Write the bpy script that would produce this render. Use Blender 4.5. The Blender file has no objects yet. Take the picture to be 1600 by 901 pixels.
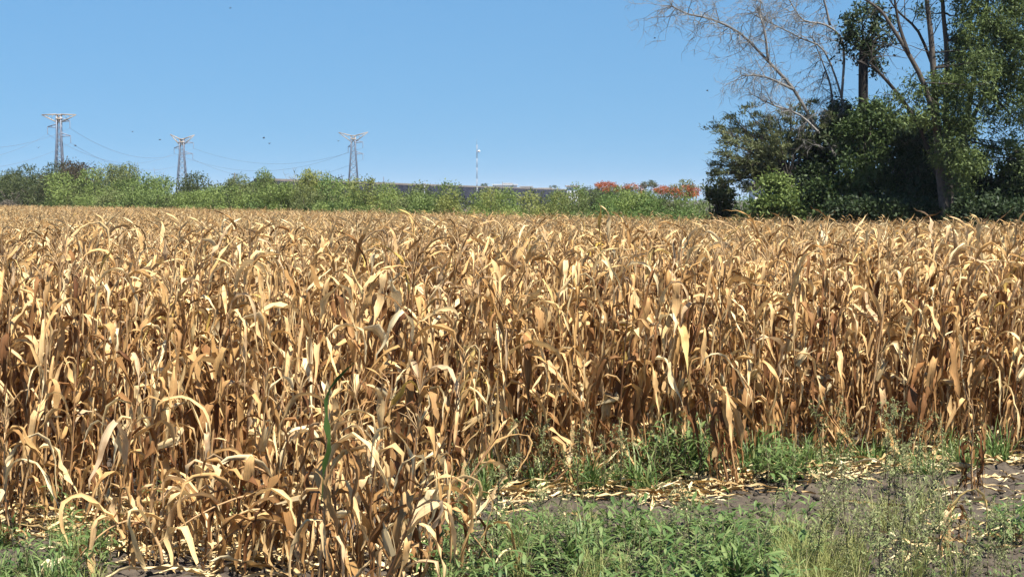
import bpy, math, random
from mathutils import Vector, Matrix, noise
R = math.radians
C = bpy.context.scene
COL = C.collection

# ------------------------------------------------------------------ camera, sky, sun, exposure
F, EYE, HOR = 3000.0, 2.62, 312.0                 # focal length in photo pixels, eye height, horizon row
PITCH = math.atan((450.5 - HOR) / F)
cam = bpy.data.cameras.new('camera')
cam.sensor_width = 36.0
cam.lens = 36.0 * F / 1600.0
cam.clip_start, cam.clip_end = 0.2, 20000
cam_o = bpy.data.objects.new('camera', cam)
COL.objects.link(cam_o)
cam_o.location = (0, 0, EYE)
cam_o.rotation_euler = (R(90) - PITCH, 0, 0)
C.camera = cam_o

SUN_EL, SUN_AZ = 63.0, 134.0                        # azimuth clockwise from +Y (the view direction)
W = bpy.data.worlds.new("World")
C.world = W
W.use_nodes = True
nt = W.node_tree
bg = nt.nodes['Background']
sky = nt.nodes.new('ShaderNodeTexSky')
sky.sky_type = 'NISHITA'
sky.sun_disc = False
sky.sun_elevation, sky.sun_rotation = R(SUN_EL), R(SUN_AZ)
sky.altitude, sky.air_density, sky.dust_density, sky.ozone_density = 1000, 1.0, 0.3, 3.0
tc = nt.nodes.new('ShaderNodeTexCoord')
mp = nt.nodes.new('ShaderNodeMapping')
mp.inputs['Location'].default_value = (0, 0, 0.082)
mp.inputs['Scale'].default_value = (1, 1, 0.42)
tint = nt.nodes.new('ShaderNodeMixRGB')
tint.blend_type = 'MULTIPLY'
tint.inputs[0].default_value = 1
tint.inputs[2].default_value = (0.565, 0.885, 1.12, 1)
nt.links.new(tc.outputs['Generated'], mp.inputs[0])
nt.links.new(mp.outputs[0], sky.inputs[0])
nt.links.new(sky.outputs[0], tint.inputs[1])
nt.links.new(tint.outputs[0], bg.inputs[0])
bg.inputs[1].default_value = 0.05
sun = bpy.data.lights.new('sun', 'SUN')
sun.energy, sun.angle, sun.color = 5.0, R(0.5), (1.0, 0.95, 0.86)
sun_o = bpy.data.objects.new('sun', sun)
COL.objects.link(sun_o)
sun_o.location = (0, 0, 60)
sd = Vector((math.sin(R(SUN_AZ)) * math.cos(R(SUN_EL)), math.cos(R(SUN_AZ)) * math.cos(R(SUN_EL)), math.sin(R(SUN_EL))))
sun_o.rotation_euler = sd.to_track_quat('Z', 'Y').to_euler()
C.view_settings.view_transform = 'Standard'
C.view_settings.look = 'None'
C.view_settings.exposure = 1.1
C.view_settings.gamma = 1.0

# ------------------------------------------------------------------ helpers
cp, sp_ = math.cos(PITCH), math.sin(PITCH)
def at(px, py, d):
    """world point seen at photo pixel (px, py) standing d metres in front of the camera"""
    u, v = (px - 800) / F, (450.5 - py) / F
    y, z = cp + v * sp_, v * cp - sp_
    return Vector((u / y * d, d, EYE + z / y * d))
def ground(px, py):
    u, v = (px - 800) / F, (450.5 - py) / F
    y, z = cp + v * sp_, v * cp - sp_
    t = -EYE / z
    return Vector((u * t, y * t, 0))

class MB:
    """collects geometry with three per-vertex numbers: across, along, tint"""
    def __init__(s): s.v, s.f, s.a = [], [], []
    def add(s, v, f, a=None):
        o = len(s.v)
        s.v.extend(tuple(p) for p in v)
        s.f.extend(tuple(i + o for i in q) for q in f)
        s.a.extend(a if a else [(0.5, 0.5, 0.5)] * len(v))
    def join(s, other, m, dt=None):
        o = len(s.v)
        s.v.extend(tuple(m @ Vector(p)) for p in other.v)
        s.f.extend(tuple(i + o for i in q) for q in other.f)
        s.a.extend(other.a if dt is None else [(x, y, (t + dt) % 1.0) for x, y, t in other.a])
    def tube(s, pts, rad, n=6, t=0.5, cap=True):
        pts = [Vector(p) for p in pts]
        vs, fs = [], []
        ref = Vector((0.31, 0.17, 0.93))
        k = len(pts)
        for i, p in enumerate(pts):
            d = (pts[min(i + 1, k - 1)] - pts[max(i - 1, 0)])
            d = d.normalized() if d.length > 1e-9 else Vector((0, 0, 1))
            a = d.cross(ref)
            if a.length < 0.1: a = d.cross(Vector((1, 0, 0)))
            a.normalize(); b = d.cross(a)
            r = rad[i] if hasattr(rad, '__len__') else rad
            for j in range(n):
                w = 2 * math.pi * j / n
                vs.append(p + a * (r * math.cos(w)) + b * (r * math.sin(w)))
        for i in range(k - 1):
            for j in range(n):
                j2 = (j + 1) % n
                fs.append((i * n + j, i * n + j2, (i + 1) * n + j2, (i + 1) * n + j))
        if cap and n > 2:
            fs.append(tuple(range(n - 1, -1, -1))); fs.append(tuple((k - 1) * n + j for j in range(n)))
        s.add(vs, fs, [(0.5, i / max(1, k - 1), t) for i in range(k) for _ in range(n)])
    def box(s, c, size, rz=0.0):
        m = Matrix.Translation(Vector(c)) @ Matrix.Rotation(rz, 4, 'Z')
        x, y, z = size[0] / 2, size[1] / 2, size[2] / 2
        v = [m @ Vector(p) for p in ((-x,-y,-z),(x,-y,-z),(x,y,-z),(-x,y,-z),(-x,-y,z),(x,-y,z),(x,y,z),(-x,y,z))]
        s.add(v, [(0,3,2,1),(4,5,6,7),(0,1,5,4),(1,2,6,5),(2,3,7,6),(3,0,4,7)])
    def mesh(s, name, mat, smooth=True):
        me = bpy.data.meshes.new(name)
        me.from_pydata(s.v, [], s.f)
        for k, nm in enumerate(('across', 'along', 'tint')):
            at_ = me.attributes.new(nm, 'FLOAT', 'POINT')
            at_.data.foreach_set('value', [q[k] for q in s.a])
        if smooth: me.polygons.foreach_set('use_smooth', [True] * len(me.polygons))
        me.materials.append(mat)
        me.update()
        return me

def put(name, me, parent=None, mat4=None, label=None, cat=None, group=None, kind=None):
    o = bpy.data.objects.new(name, me)
    COL.objects.link(o)
    if parent is not None: o.parent = parent
    if mat4 is not None: o.matrix_local = mat4
    tag(o, label, cat, group, kind)
    return o
def tag(o, label=None, cat=None, group=None, kind=None):
    if label: o['label'] = label
    if cat: o['category'] = cat
    if group: o['group'] = group
    if kind: o['kind'] = kind
def thing(name, label, cat, loc, rot=(0, 0, 0), group=None, scale=1.0):
    sc = scale if hasattr(scale, '__len__') else (scale,) * 3
    from mathutils import Euler
    m = Matrix.Translation(Vector(loc)) @ Euler(rot).to_matrix().to_4x4() @ Matrix.Diagonal((*sc, 1))
    return put(name, None, None, m, label, cat, group)

# ------------------------------------------------------------------ materials
def ramp_mat(name, stops, rough=0.8, trans=0.0, streak=0.0, blotch=0.0, blotch_col=(0.2, 0.1, 0.04), rnd=1.0, spec=0.3,
             bump=0.0, bscale=20.0, objvar=True):
    m = bpy.data.materials.new(name); m.use_nodes = True
    n, l = m.node_tree.nodes, m.node_tree.links
    b = n['Principled BSDF']; out = n['Material Output']
    at_ = n.new('ShaderNodeAttribute'); at_.attribute_name = 'tint'
    oi = n.new('ShaderNodeObjectInfo')
    s = n.new('ShaderNodeMath'); s.operation = 'MULTIPLY_ADD'
    l.new(oi.outputs['Random'], s.inputs[0]); s.inputs[1].default_value = rnd if objvar else 0.0
    l.new(at_.outputs['Fac'], s.inputs[2])
    fr = n.new('ShaderNodeMath'); fr.operation = 'FRACT'; l.new(s.outputs[0], fr.inputs[0])
    r = n.new('ShaderNodeValToRGB'); el = r.color_ramp.elements
    el[0].position, el[0].color = stops[0][0], (*stops[0][1], 1)
    el[1].position, el[1].color = stops[-1][0], (*stops[-1][1], 1)
    for p, c in stops[1:-1]:
        e = el.new(p); e.color = (*c, 1)
    l.new(fr.outputs[0], r.inputs[0])
    col = r.outputs[0]
    if streak:
        ac = n.new('ShaderNodeAttribute'); ac.attribute_name = 'across'
        al = n.new('ShaderNodeAttribute'); al.attribute_name = 'along'
        x = n.new('ShaderNodeCombineXYZ')
        m1 = n.new('ShaderNodeMath'); m1.operation = 'MULTIPLY'; m1.inputs[1].default_value = 9.0
        l.new(ac.outputs['Fac'], m1.inputs[0]); l.new(m1.outputs[0], x.inputs[0])
        l.new(al.outputs['Fac'], x.inputs[1])
        m2 = n.new('ShaderNodeMath'); m2.operation = 'MULTIPLY'; m2.inputs[1].default_value = 37.0
        l.new(fr.outputs[0], m2.inputs[0]); l.new(m2.outputs[0], x.inputs[2])
        nz = n.new('ShaderNodeTexNoise'); nz.inputs['Scale'].default_value = 2.0; nz.inputs['Detail'].default_value = 3
        l.new(x.outputs[0], nz.inputs['Vector'])
        mr = n.new('ShaderNodeMapRange'); mr.inputs[1].default_value = 0.3; mr.inputs[2].default_value = 0.7
        mr.inputs[3].default_value = 1.0 - streak; mr.inputs[4].default_value = 1.0 + streak * 0.5
        l.new(nz.outputs[0], mr.inputs[0])
        mx = n.new('ShaderNodeMixRGB'); mx.blend_type = 'MULTIPLY'; mx.inputs[0].default_value = 1
        l.new(col, mx.inputs[1]); l.new(mr.outputs[0], mx.inputs[2]); col = mx.outputs[0]
    tco = n.new('ShaderNodeTexCoord')
    if blotch:
        nz = n.new('ShaderNodeTexNoise'); nz.inputs['Scale'].default_value = 7.0; nz.inputs['Detail'].default_value = 4
        l.new(tco.outputs['Object'], nz.inputs['Vector'])
        mr = n.new('ShaderNodeMapRange'); mr.inputs[1].default_value = 0.52; mr.inputs[2].default_value = 0.72
        mr.inputs[4].default_value = blotch; l.new(nz.outputs[0], mr.inputs[0])
        mx = n.new('ShaderNodeMixRGB'); l.new(mr.outputs[0], mx.inputs[0]); l.new(col, mx.inputs[1])
        mx.inputs[2].default_value = (*blotch_col, 1); col = mx.outputs[0]
    l.new(col, b.inputs['Base Color'])
    b.inputs['Roughness'].default_value = rough
    b.inputs['Specular IOR Level'].default_value = spec
    if bump:
        nz = n.new('ShaderNodeTexNoise'); nz.inputs['Scale'].default_value = bscale; nz.inputs['Detail'].default_value = 5
        l.new(tco.outputs['Object'], nz.inputs['Vector'])
        bp = n.new('ShaderNodeBump'); bp.inputs['Strength'].default_value = bump; bp.inputs['Distance'].default_value = 0.03
        l.new(nz.outputs[0], bp.inputs['Height']); l.new(bp.outputs[0], b.inputs['Normal'])
    if trans:
        t = n.new('ShaderNodeBsdfTranslucent'); l.new(col, t.inputs[0])
        ms = n.new('ShaderNodeMixShader'); ms.inputs[0].default_value = trans
        l.new(b.outputs[0], ms.inputs[1]); l.new(t.outputs[0], ms.inputs[2]); l.new(ms.outputs[0], out.inputs[0])
    return m
def flat_mat(name, c, rough=0.7, metal=0.0, var=0.15, scale=3.0, spec=0.5):
    m = bpy.data.materials.new(name); m.use_nodes = True
    n, l = m.node_tree.nodes, m.node_tree.links
    b = n['Principled BSDF']
    tco = n.new('ShaderNodeTexCoord')
    nz = n.new('ShaderNodeTexNoise'); nz.inputs['Scale'].default_value = scale; nz.inputs['Detail'].default_value = 4
    l.new(tco.outputs['Object'], nz.inputs['Vector'])
    r = n.new('ShaderNodeValToRGB')
    r.color_ramp.elements[0].position = 0.3; r.color_ramp.elements[1].position = 0.7
    r.color_ramp.elements[0].color = (*[x * (1 - var) for x in c], 1)
    r.color_ramp.elements[1].color = (*[min(1, x * (1 + var)) for x in c], 1)
    l.new(nz.outputs[0], r.inputs[0]); l.new(r.outputs[0], b.inputs['Base Color'])
    b.inputs['Roughness'].default_value = rough; b.inputs['Metallic'].default_value = metal; b.inputs['Specular IOR Level'].default_value = spec
    return m

M_LEAF = ramp_mat('dry_leaf', [(0.0, (0.25, 0.125, 0.045)), (0.16, (0.50, 0.30, 0.115)), (0.36, (0.69, 0.435, 0.185)), (0.46, (0.63, 0.46, 0.28)), (0.54, (0.73, 0.475, 0.21)),
                               (0.8, (0.81, 0.595, 0.295)), (0.96, (0.87, 0.71, 0.42)), (1.0, (0.62, 0.42, 0.09))],
                  rough=0.8, trans=0.18, streak=0.35, blotch=0.55, blotch_col=(0.24, 0.11, 0.035), spec=0.1)
M_OLDLEAF_SHADE = ramp_mat('weathered_shaded_lower_leaf', [(0.0, (0.13, 0.052, 0.019)), (0.35, (0.29, 0.14, 0.05)), (0.7, (0.52, 0.31, 0.125)), (1.0, (0.80, 0.565, 0.28))],
                     rough=0.7, trans=0.12, streak=0.35, blotch=0.6, blotch_col=(0.13, 0.055, 0.02), spec=0.2)  # weathered brown, darkened further to paint the shade low in the rows
M_STALK = ramp_mat('dry_stalk', [(0.0, (0.22, 0.105, 0.045)), (0.5, (0.40, 0.23, 0.10)), (1.0, (0.58, 0.38, 0.19))],
                   rough=0.6, streak=0.25, blotch=0.5, blotch_col=(0.16, 0.07, 0.03))
M_TASSEL = ramp_mat('dry_tassel', [(0.0, (0.30, 0.17, 0.08)), (1.0, (0.52, 0.36, 0.18))], rough=0.8)
M_HUSK = ramp_mat('dry_husk', [(0.0, (0.48, 0.33, 0.15)), (1.0, (0.66, 0.53, 0.31))], rough=0.6, streak=0.25, trans=0.1)
M_GLEAF = ramp_mat('green_maize_leaf', [(0.0, (0.035, 0.075, 0.015)), (1.0, (0.07, 0.12, 0.025))], rough=0.5, trans=0.15, streak=0.3)
M_WEED = ramp_mat('weed_leaf', [(0.0, (0.055, 0.11, 0.03)), (0.5, (0.125, 0.195, 0.055)), (1.0, (0.23, 0.29, 0.10))], rough=0.5, trans=0.3, rnd=0.6)
M_GRASS = ramp_mat('grass_blade', [(0.0, (0.07, 0.13, 0.03)), (0.6, (0.15, 0.23, 0.065)), (1.0, (0.28, 0.32, 0.12))], rough=0.5, trans=0.3, rnd=0.6)
M_YGRASS = ramp_mat('pale_grass_blade', [(0.0, (0.20, 0.22, 0.07)), (0.6, (0.30, 0.32, 0.10)), (1.0, (0.42, 0.38, 0.16))], rough=0.6, trans=0.3, rnd=0.6)
M_FEATHER = ramp_mat('feathery_weed', [(0.0, (0.14, 0.17, 0.065)), (0.5, (0.22, 0.26, 0.10)), (1.0, (0.34, 0.32, 0.16))], rough=0.7, trans=0.25, rnd=0.6)
M_WSTEM = ramp_mat('weed_stem', [(0.0, (0.09, 0.06, 0.035)), (1.0, (0.24, 0.23, 0.11))], rough=0.7)
M_BARK = ramp_mat('bark', [(0.0, (0.035, 0.029, 0.024)), (1.0, (0.105, 0.088, 0.072))], rough=0.9, bump=0.6, blotch=0.6, blotch_col=(0.03, 0.025, 0.02))
M_DBARK = ramp_mat('black_bark', [(0.0, (0.018, 0.015, 0.013)), (1.0, (0.05, 0.042, 0.036))], rough=0.95, bump=0.6)
M_LITTER = ramp_mat('bleached_litter', [(0.0, (0.34, 0.21, 0.09)), (0.3, (0.56, 0.40, 0.19)), (0.7, (0.70, 0.54, 0.29)), (1.0, (0.76, 0.64, 0.40))], rough=0.85, streak=0.3, objvar=False, spec=0.1)
M_PBARK = ramp_mat('pale_bark', [(0.0, (0.15, 0.14, 0.125)), (1.0, (0.27, 0.255, 0.235))], rough=0.8, blotch=0.6, blotch_col=(0.10, 0.085, 0.07))
def fol(name, a, b, trans=0.32):
    mid = [(x + y) / 2 for x, y in zip(a, b)]
    return ramp_mat(name, [(0.0, a), (0.5, mid), (1.0, b)], rough=0.6, trans=trans, objvar=False)
FOL = {
    'dark':   fol('dark_olive_foliage', (0.05, 0.07, 0.022), (0.115, 0.135, 0.045)),
    'rusty':  fol('rusty_foliage', (0.06, 0.05, 0.025), (0.12, 0.085, 0.05)),
    'bright': fol('bright_green_foliage', (0.15, 0.20, 0.05), (0.26, 0.33, 0.09)),
    'mid':    fol('mid_green_foliage', (0.125, 0.175, 0.045), (0.215, 0.28, 0.08)),
    'yellow': fol('yellow_green_foliage', (0.18, 0.20, 0.055), (0.31, 0.33, 0.09)),
    'olive':  fol('olive_foliage', (0.12, 0.145, 0.05), (0.21, 0.235, 0.08)),
    'grey':   fol('grey_dry_foliage', (0.14, 0.12, 0.09), (0.24, 0.20, 0.15)),
    'red':    fol('red_blossom', (0.36, 0.065, 0.012), (0.50, 0.155, 0.03)),
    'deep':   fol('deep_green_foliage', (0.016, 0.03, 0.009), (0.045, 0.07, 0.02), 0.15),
    'gum':    fol('gum_tree_foliage', (0.06, 0.09, 0.028), (0.165, 0.215, 0.062)),
    'mesq':   fol('mesquite_foliage', (0.085, 0.10, 0.04), (0.17, 0.19, 0.08)),
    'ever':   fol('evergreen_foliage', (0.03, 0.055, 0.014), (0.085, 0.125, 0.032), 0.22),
    'lime':   fol('lime_green_foliage', (0.09, 0.15, 0.035), (0.17, 0.25, 0.07)),
}

# ------------------------------------------------------------------ ground
def soil_material():
    m = bpy.data.materials.new('soil'); m.use_nodes = True
    n, l = m.node_tree.nodes, m.node_tree.links
    b = n['Principled BSDF']; tco = n.new('ShaderNodeTexCoord')
    def nz(s, d=6):
        x = n.new('ShaderNodeTexNoise'); x.inputs['Scale'].default_value = s; x.inputs['Detail'].default_value = d
        l.new(tco.outputs['Object'], x.inputs['Vector']); return x
    a, c = nz(9), nz(0.05, 4)
    r = n.new('ShaderNodeValToRGB')
    r.color_ramp.elements[0].position, r.color_ramp.elements[0].color = 0.3, (0.036, 0.025, 0.019, 1)
    r.color_ramp.elements[1].position, r.color_ramp.elements[1].color = 0.72, (0.118, 0.088, 0.062, 1)
    l.new(a.outputs[0], r.inputs[0])
    r2 = n.new('ShaderNodeValToRGB')
    r2.color_ramp.elements[0].position, r2.color_ramp.elements[0].color = 0.4, (1, 1, 1, 1)
    r2.color_ramp.elements[1].position, r2.color_ramp.elements[1].color = 0.65, (0.95, 1.0, 0.88, 1)
    l.new(c.outputs[0], r2.inputs[0])
    mx = n.new('ShaderNodeMixRGB'); mx.blend_type = 'MULTIPLY'; mx.inputs[0].default_value = 1
    l.new(r.outputs[0], mx.inputs[1]); l.new(r2.outputs[0], mx.inputs[2]); l.new(mx.outputs[0], b.inputs['Base Color'])
    b.inputs['Roughness'].default_value = 0.95
    bp = n.new('ShaderNodeBump'); bp.inputs['Strength'].default_value = 0.8; bp.inputs['Distance'].default_value = 0.02
    f = nz(60); l.new(f.outputs[0], bp.inputs['Height']); l.new(bp.outputs[0], b.inputs['Normal'])
    return m
M_SOIL = soil_material()

def zground(x, y):
    k = max(0.0, min(1.0, (y - 10.5) / 1.0)) * max(0.0, min(1.0, (24.0 - y) / 2.0)) * max(0.0, min(1.0, (8.0 - abs(x)) / 1.0))
    if k <= 0: return 0.0
    p = Vector((x, y, 0))
    z = 0.04 * noise.noise(p * 1.1) + 0.075 * abs(noise.noise(p * 4.3)) + 0.045 * abs(noise.noise(p * 11 + Vector((7, 3, 1)))) + 0.012 * noise.noise(p * 27)
    return k * z
def axis(lo, hi, st, far_lo, far_hi):
    a = [lo + i * st for i in range(int(round((hi - lo) / st)) + 1)]
    s, v = st, hi
    while v < far_hi: s *= 1.5; v = min(far_hi, v + s); a.append(v)
    s, v, pre = st, lo, []
    while v > far_lo: s *= 1.5; v = max(far_lo, v - s); pre.append(v)
    return pre[::-1] + a
xs = axis(-7.2, 7.2, 0.055, -7000, 7000)
ys = axis(11.0, 22.0, 0.055, -3000, 9000)
gv = [(x, y, zground(x, y)) for y in ys for x in xs]
nx = len(xs)
gf = [(j * nx + i, j * nx + i + 1, (j + 1) * nx + i + 1, (j + 1) * nx + i) for j in range(len(ys) - 1) for i in range(nx - 1)]
g = MB(); g.v, g.f, g.a = gv, gf, [(0, 0, 0)] * len(gv)
put('ground', g.mesh('ground', M_SOIL), kind='structure')

# stony embankment that runs behind the thicket
M_BANK = flat_mat('dark_stone', (0.016, 0.017, 0.025), 0.95, 0, 0.5, 0.25, 0.0)
M_TRACK = flat_mat('pale_gravel', (0.22, 0.18, 0.14), 0.95, 0, 0.2, 0.3)
b0, b1 = at(412, 281.5, 505), at(945, 298.8, 1180)
d_ = (b1 - b0); d_.z = 0; d_.normalize(); nrm = Vector((d_.y, -d_.x, 0))
if nrm.y > 0: nrm = -nrm                     # toward the camera
zt = 7.6
bm_, tk = MB(), MB()
L = (b1 - b0).length + 60
N = 120
rng = random.Random(5)
prof = [(-16, -0.2), (-11.5, 2.4), (-9.5, 3.0), (-8.9, 4.3), (-4.5, 6.4), (-3, zt), (3, zt), (16, -0.2)]
vs, fs = [], []
for i in range(N + 1):
    s = L * i / N
    for k, (o, z) in enumerate(prof):
        j = 0.35 if 0 < k < 5 else 0.0
        q = b0 + d_ * s - nrm * (o + rng.uniform(-j, j) * 2)
        vs.append((q.x, q.y, z + rng.uniform(-j, j)))
K = len(prof)
for i in range(N):
    for k in range(K - 1): fs.append((i * K + k, i * K + k + 1, (i + 1) * K + k + 1, (i + 1) * K + k))
fs += [tuple(range(K)), tuple(N * K + k for k in range(K - 1, -1, -1))]
bm_.add(vs, fs)
put('embankment', bm_.mesh('embankment', M_BANK, False), kind='structure')
vs = []
for i in range(N + 1):
    s = 0.5 + (L - 1) * i / N
    for o in (-2.9, 2.9):
        for z in (zt + 0.004, zt + 0.55):
            q = b0 + d_ * s - nrm * o; vs.append((q.x, q.y, z))
fs = []
for i in range(N):
    a = i * 4; c = a + 4
    fs += [(a, c, c + 1, a + 1), (a + 1, c + 1, c + 3, a + 3), (a + 3, c + 3, c + 2, a + 2)]
tk.add(vs, fs)
put('gravel_track', tk.mesh('gravel_track', M_TRACK, False), kind='structure')

# ------------------------------------------------------------------ maize: leaf, stalk, tassel and ear shapes
def leaf_mb(rng, kind, L=None, Wd=None):
    n = 13
    if kind == 'arch':
        L = L or rng.uniform(0.58, 1.0); e0, e1 = R(rng.uniform(45, 84)), R(rng.uniform(-97, -62)); k, sh = rng.uniform(0.08, 0.45), rng.choice((8, 12, 20, 32))
    elif kind == 'hang':
        L = L or rng.uniform(0.6, 1.0); e0, e1 = R(rng.uniform(10, 70)), R(rng.uniform(-95, -82)); k, sh = rng.uniform(0.05, 0.16), rng.uniform(14, 25)
    elif kind == 'up':
        L = L or rng.uniform(0.5, 0.85); e0, e1 = R(rng.uniform(62, 88)), R(rng.uniform(-85, 60)); k, sh = rng.uniform(0.45, 0.8), rng.uniform(5, 12)
    else:
        L = L or rng.uniform(0.35, 0.75); e0, e1 = R(rng.uniform(0, 14)), R(rng.uniform(-14, 0)); k, sh = 0.5, 6
    Wd = Wd or rng.choice((rng.uniform(0.035, 0.06), rng.uniform(0.05, 0.09)))
    ph = [rng.uniform(0, 6.28) for _ in range(6)]
    head, roll = 0.0, rng.uniform(-0.5, 0.5)
    twist = rng.uniform(-2.2, 2.2) if kind != 'up' else rng.uniform(-1.5, 1.5)
    kink = [rng.gauss(0, 0.17) for _ in range(13)]; rj = [rng.gauss(0, 0.22) for _ in range(13)]
    fold0 = rng.uniform(0.45, 1.35); drift = rng.uniform(-0.7, 0.7)
    tn = rng.random()
    p = Vector((0, 0, 0)); ds = L / (n - 1)
    V, A = [], []
    for i in range(n):
        s = i / (n - 1)
        g_ = 1 / (1 + math.exp(-(s - k) * sh)); g0 = 1 / (1 + math.exp(k * sh)); g1 = 1 / (1 + math.exp(-(1 - k) * sh))
        e = e0 + (e1 - e0) * (g_ - g0) / (g1 - g0) + 0.22 * math.sin(s * 9 + ph[0]) + kink[i]
        h = drift * s + 0.3 * math.sin(s * 7 + ph[2]) * s
        T = Vector((math.cos(e) * math.cos(h), math.cos(e) * math.sin(h), math.sin(e)))
        S = Vector((-math.sin(h), math.cos(h), 0)); Nn = S.cross(T) * -1
        ro = roll * s + twist * s * s + 0.5 * math.sin(s * 8 + ph[3]) * s + rj[i] * s
        S2 = S * math.cos(ro) + Nn * math.sin(ro); N2 = Nn * math.cos(ro) - S * math.sin(ro)
        w = Wd * min(1.0, 0.42 + 2.6 * s) * max(0.03, 1 - s ** 2.6) * (1 + 0.2 * math.sin(s * 14 + ph[4]))
        fo = fold0 + 0.4 * math.sin(s * 7 + ph[5])
        c, si = math.cos(fo) * w / 2, math.sin(fo) * w / 2
        j = 0.36 * w
        V += [p - S2 * c + N2 * (si + rng.uniform(-j, j)), p, p + S2 * c + N2 * (si + rng.uniform(-j, j))]
        A += [(0.0, s, tn), (0.5, s, tn), (1.0, s, tn)]
        p = p + T * ds
    Fc = []
    for i in range(n - 1):
        a = i * 3
        Fc += [(a, a + 1, a + 4, a + 3), (a + 1, a + 2, a + 5, a + 4)]
    if kind == 'litter':
        lo = min(v.z for v in V)
        V = [Vector((v.x, v.y, (v.z - lo) * 0.6)) for v in V]
    m = MB(); m.add(V, Fc, A); return m
rl = random.Random(11)
LEAF_MB = {'arch': [leaf_mb(rl, 'arch') for _ in range(48)], 'hang': [leaf_mb(rl, 'hang') for _ in range(34)],
           'up': [leaf_mb(rl, 'up') for _ in range(12)], 'litter': [leaf_mb(rl, 'litter') for _ in range(18)]}
LEAF_ME = {k: [m.mesh('leaf', M_OLDLEAF_SHADE if k == 'hang' else M_LEAF) for m in v] for k, v in LEAF_MB.items()}
LEAF_GREEN = [m.mesh('leaf', M_GLEAF) for m in LEAF_MB['up'][:4]]

BENDS = []
def stalk_mb(rng):
    bx, by = rng.uniform(-0.10, 0.14), rng.uniform(-0.10, 0.10)
    wig, ph = rng.uniform(0.0, 0.018), rng.uniform(0, 6.28)
    f = lambda t: Vector((bx * t * t + wig * math.sin(5 * t + ph), by * t * t + wig * math.cos(4 * t + ph), t))
    f0 = f(0.0); g_ = lambda t: f(t) - Vector((f0.x, f0.y, 0))
    pts, rad = [], []
    for i in range(10):
        t = i / 9
        r = 0.0125 * (1 - 0.72 * t)
        pts.append(g_(t)); rad.append(r * (1.3 if i % 2 else 1.0))
    pts[0].z = -0.04
    m = MB(); m.tube(pts, rad, 6, rng.random())
    return m, g_
STALKS = [stalk_mb(rl) for _ in range(10)]
STALK_ME = [m.mesh('stalk', M_STALK) for m, _ in STALKS]
def tassel_mb(rng):
    m = MB(); n = rng.randint(4, 8)
    for i in range(n):
        az = rng.uniform(0, 6.28); sp = rng.uniform(0.1, 0.7) if i else 0.05
        Lb = rng.uniform(0.14, 0.26); pts = []
        p = Vector((0, 0, rng.uniform(0, 0.06)))
        for k in range(4):
            s = k / 3; e = R(88) - sp - s * rng.uniform(0, 1.1) * (i > 0)
            pts.append(p.copy()); p = p + Vector((math.cos(e) * math.cos(az), math.cos(e) * math.sin(az), math.sin(e))) * Lb / 3
        m.tube(pts, [0.003, 0.0045, 0.004, 0.0015], 3, rng.random(), False)
    return m
TASSEL_MB = [tassel_mb(rl) for _ in range(6)]
TASSEL_ME = [m.mesh('tassel', M_TASSEL) for m in TASSEL_MB]
def ear_mb(rng):
    m = MB(); Le = rng.uniform(0.17, 0.23)
    prof = [(0, .008), (.1, .02), (.3, .029), (.6, .027), (.85, .016), (1, .005)]
    m.tube([Vector((0.006 * math.sin(5 * t), 0, t * Le)) for t, _ in prof], [r for _, r in prof], 7, rng.random())
    for k in range(4):                       # loose husk flaps
        az = k * 1.57 + rng.uniform(-.4, .4); c, s = math.cos(az), math.sin(az)
        w = 0.018; V = []
        for t, o in ((0.05, 0.021), (0.4, 0.034), (0.8, 0.045), (1.15, rng.uniform(.03, .1))):
            for q in (-1, 1):
                ww = w * (1 - t * 0.7) * q
                V.append((c * o - s * ww, s * o + c * ww, t * Le))
        m.add(V, [(0, 1, 3, 2), (2, 3, 5, 4), (4, 5, 7, 6)], [(.5, .5, rng.random())] * 8)
    return m
EAR_MB = [ear_mb(rl) for _ in range(4)]
EAR_ME = [m.mesh('ear', M_HUSK) for m in EAR_MB]

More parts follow.
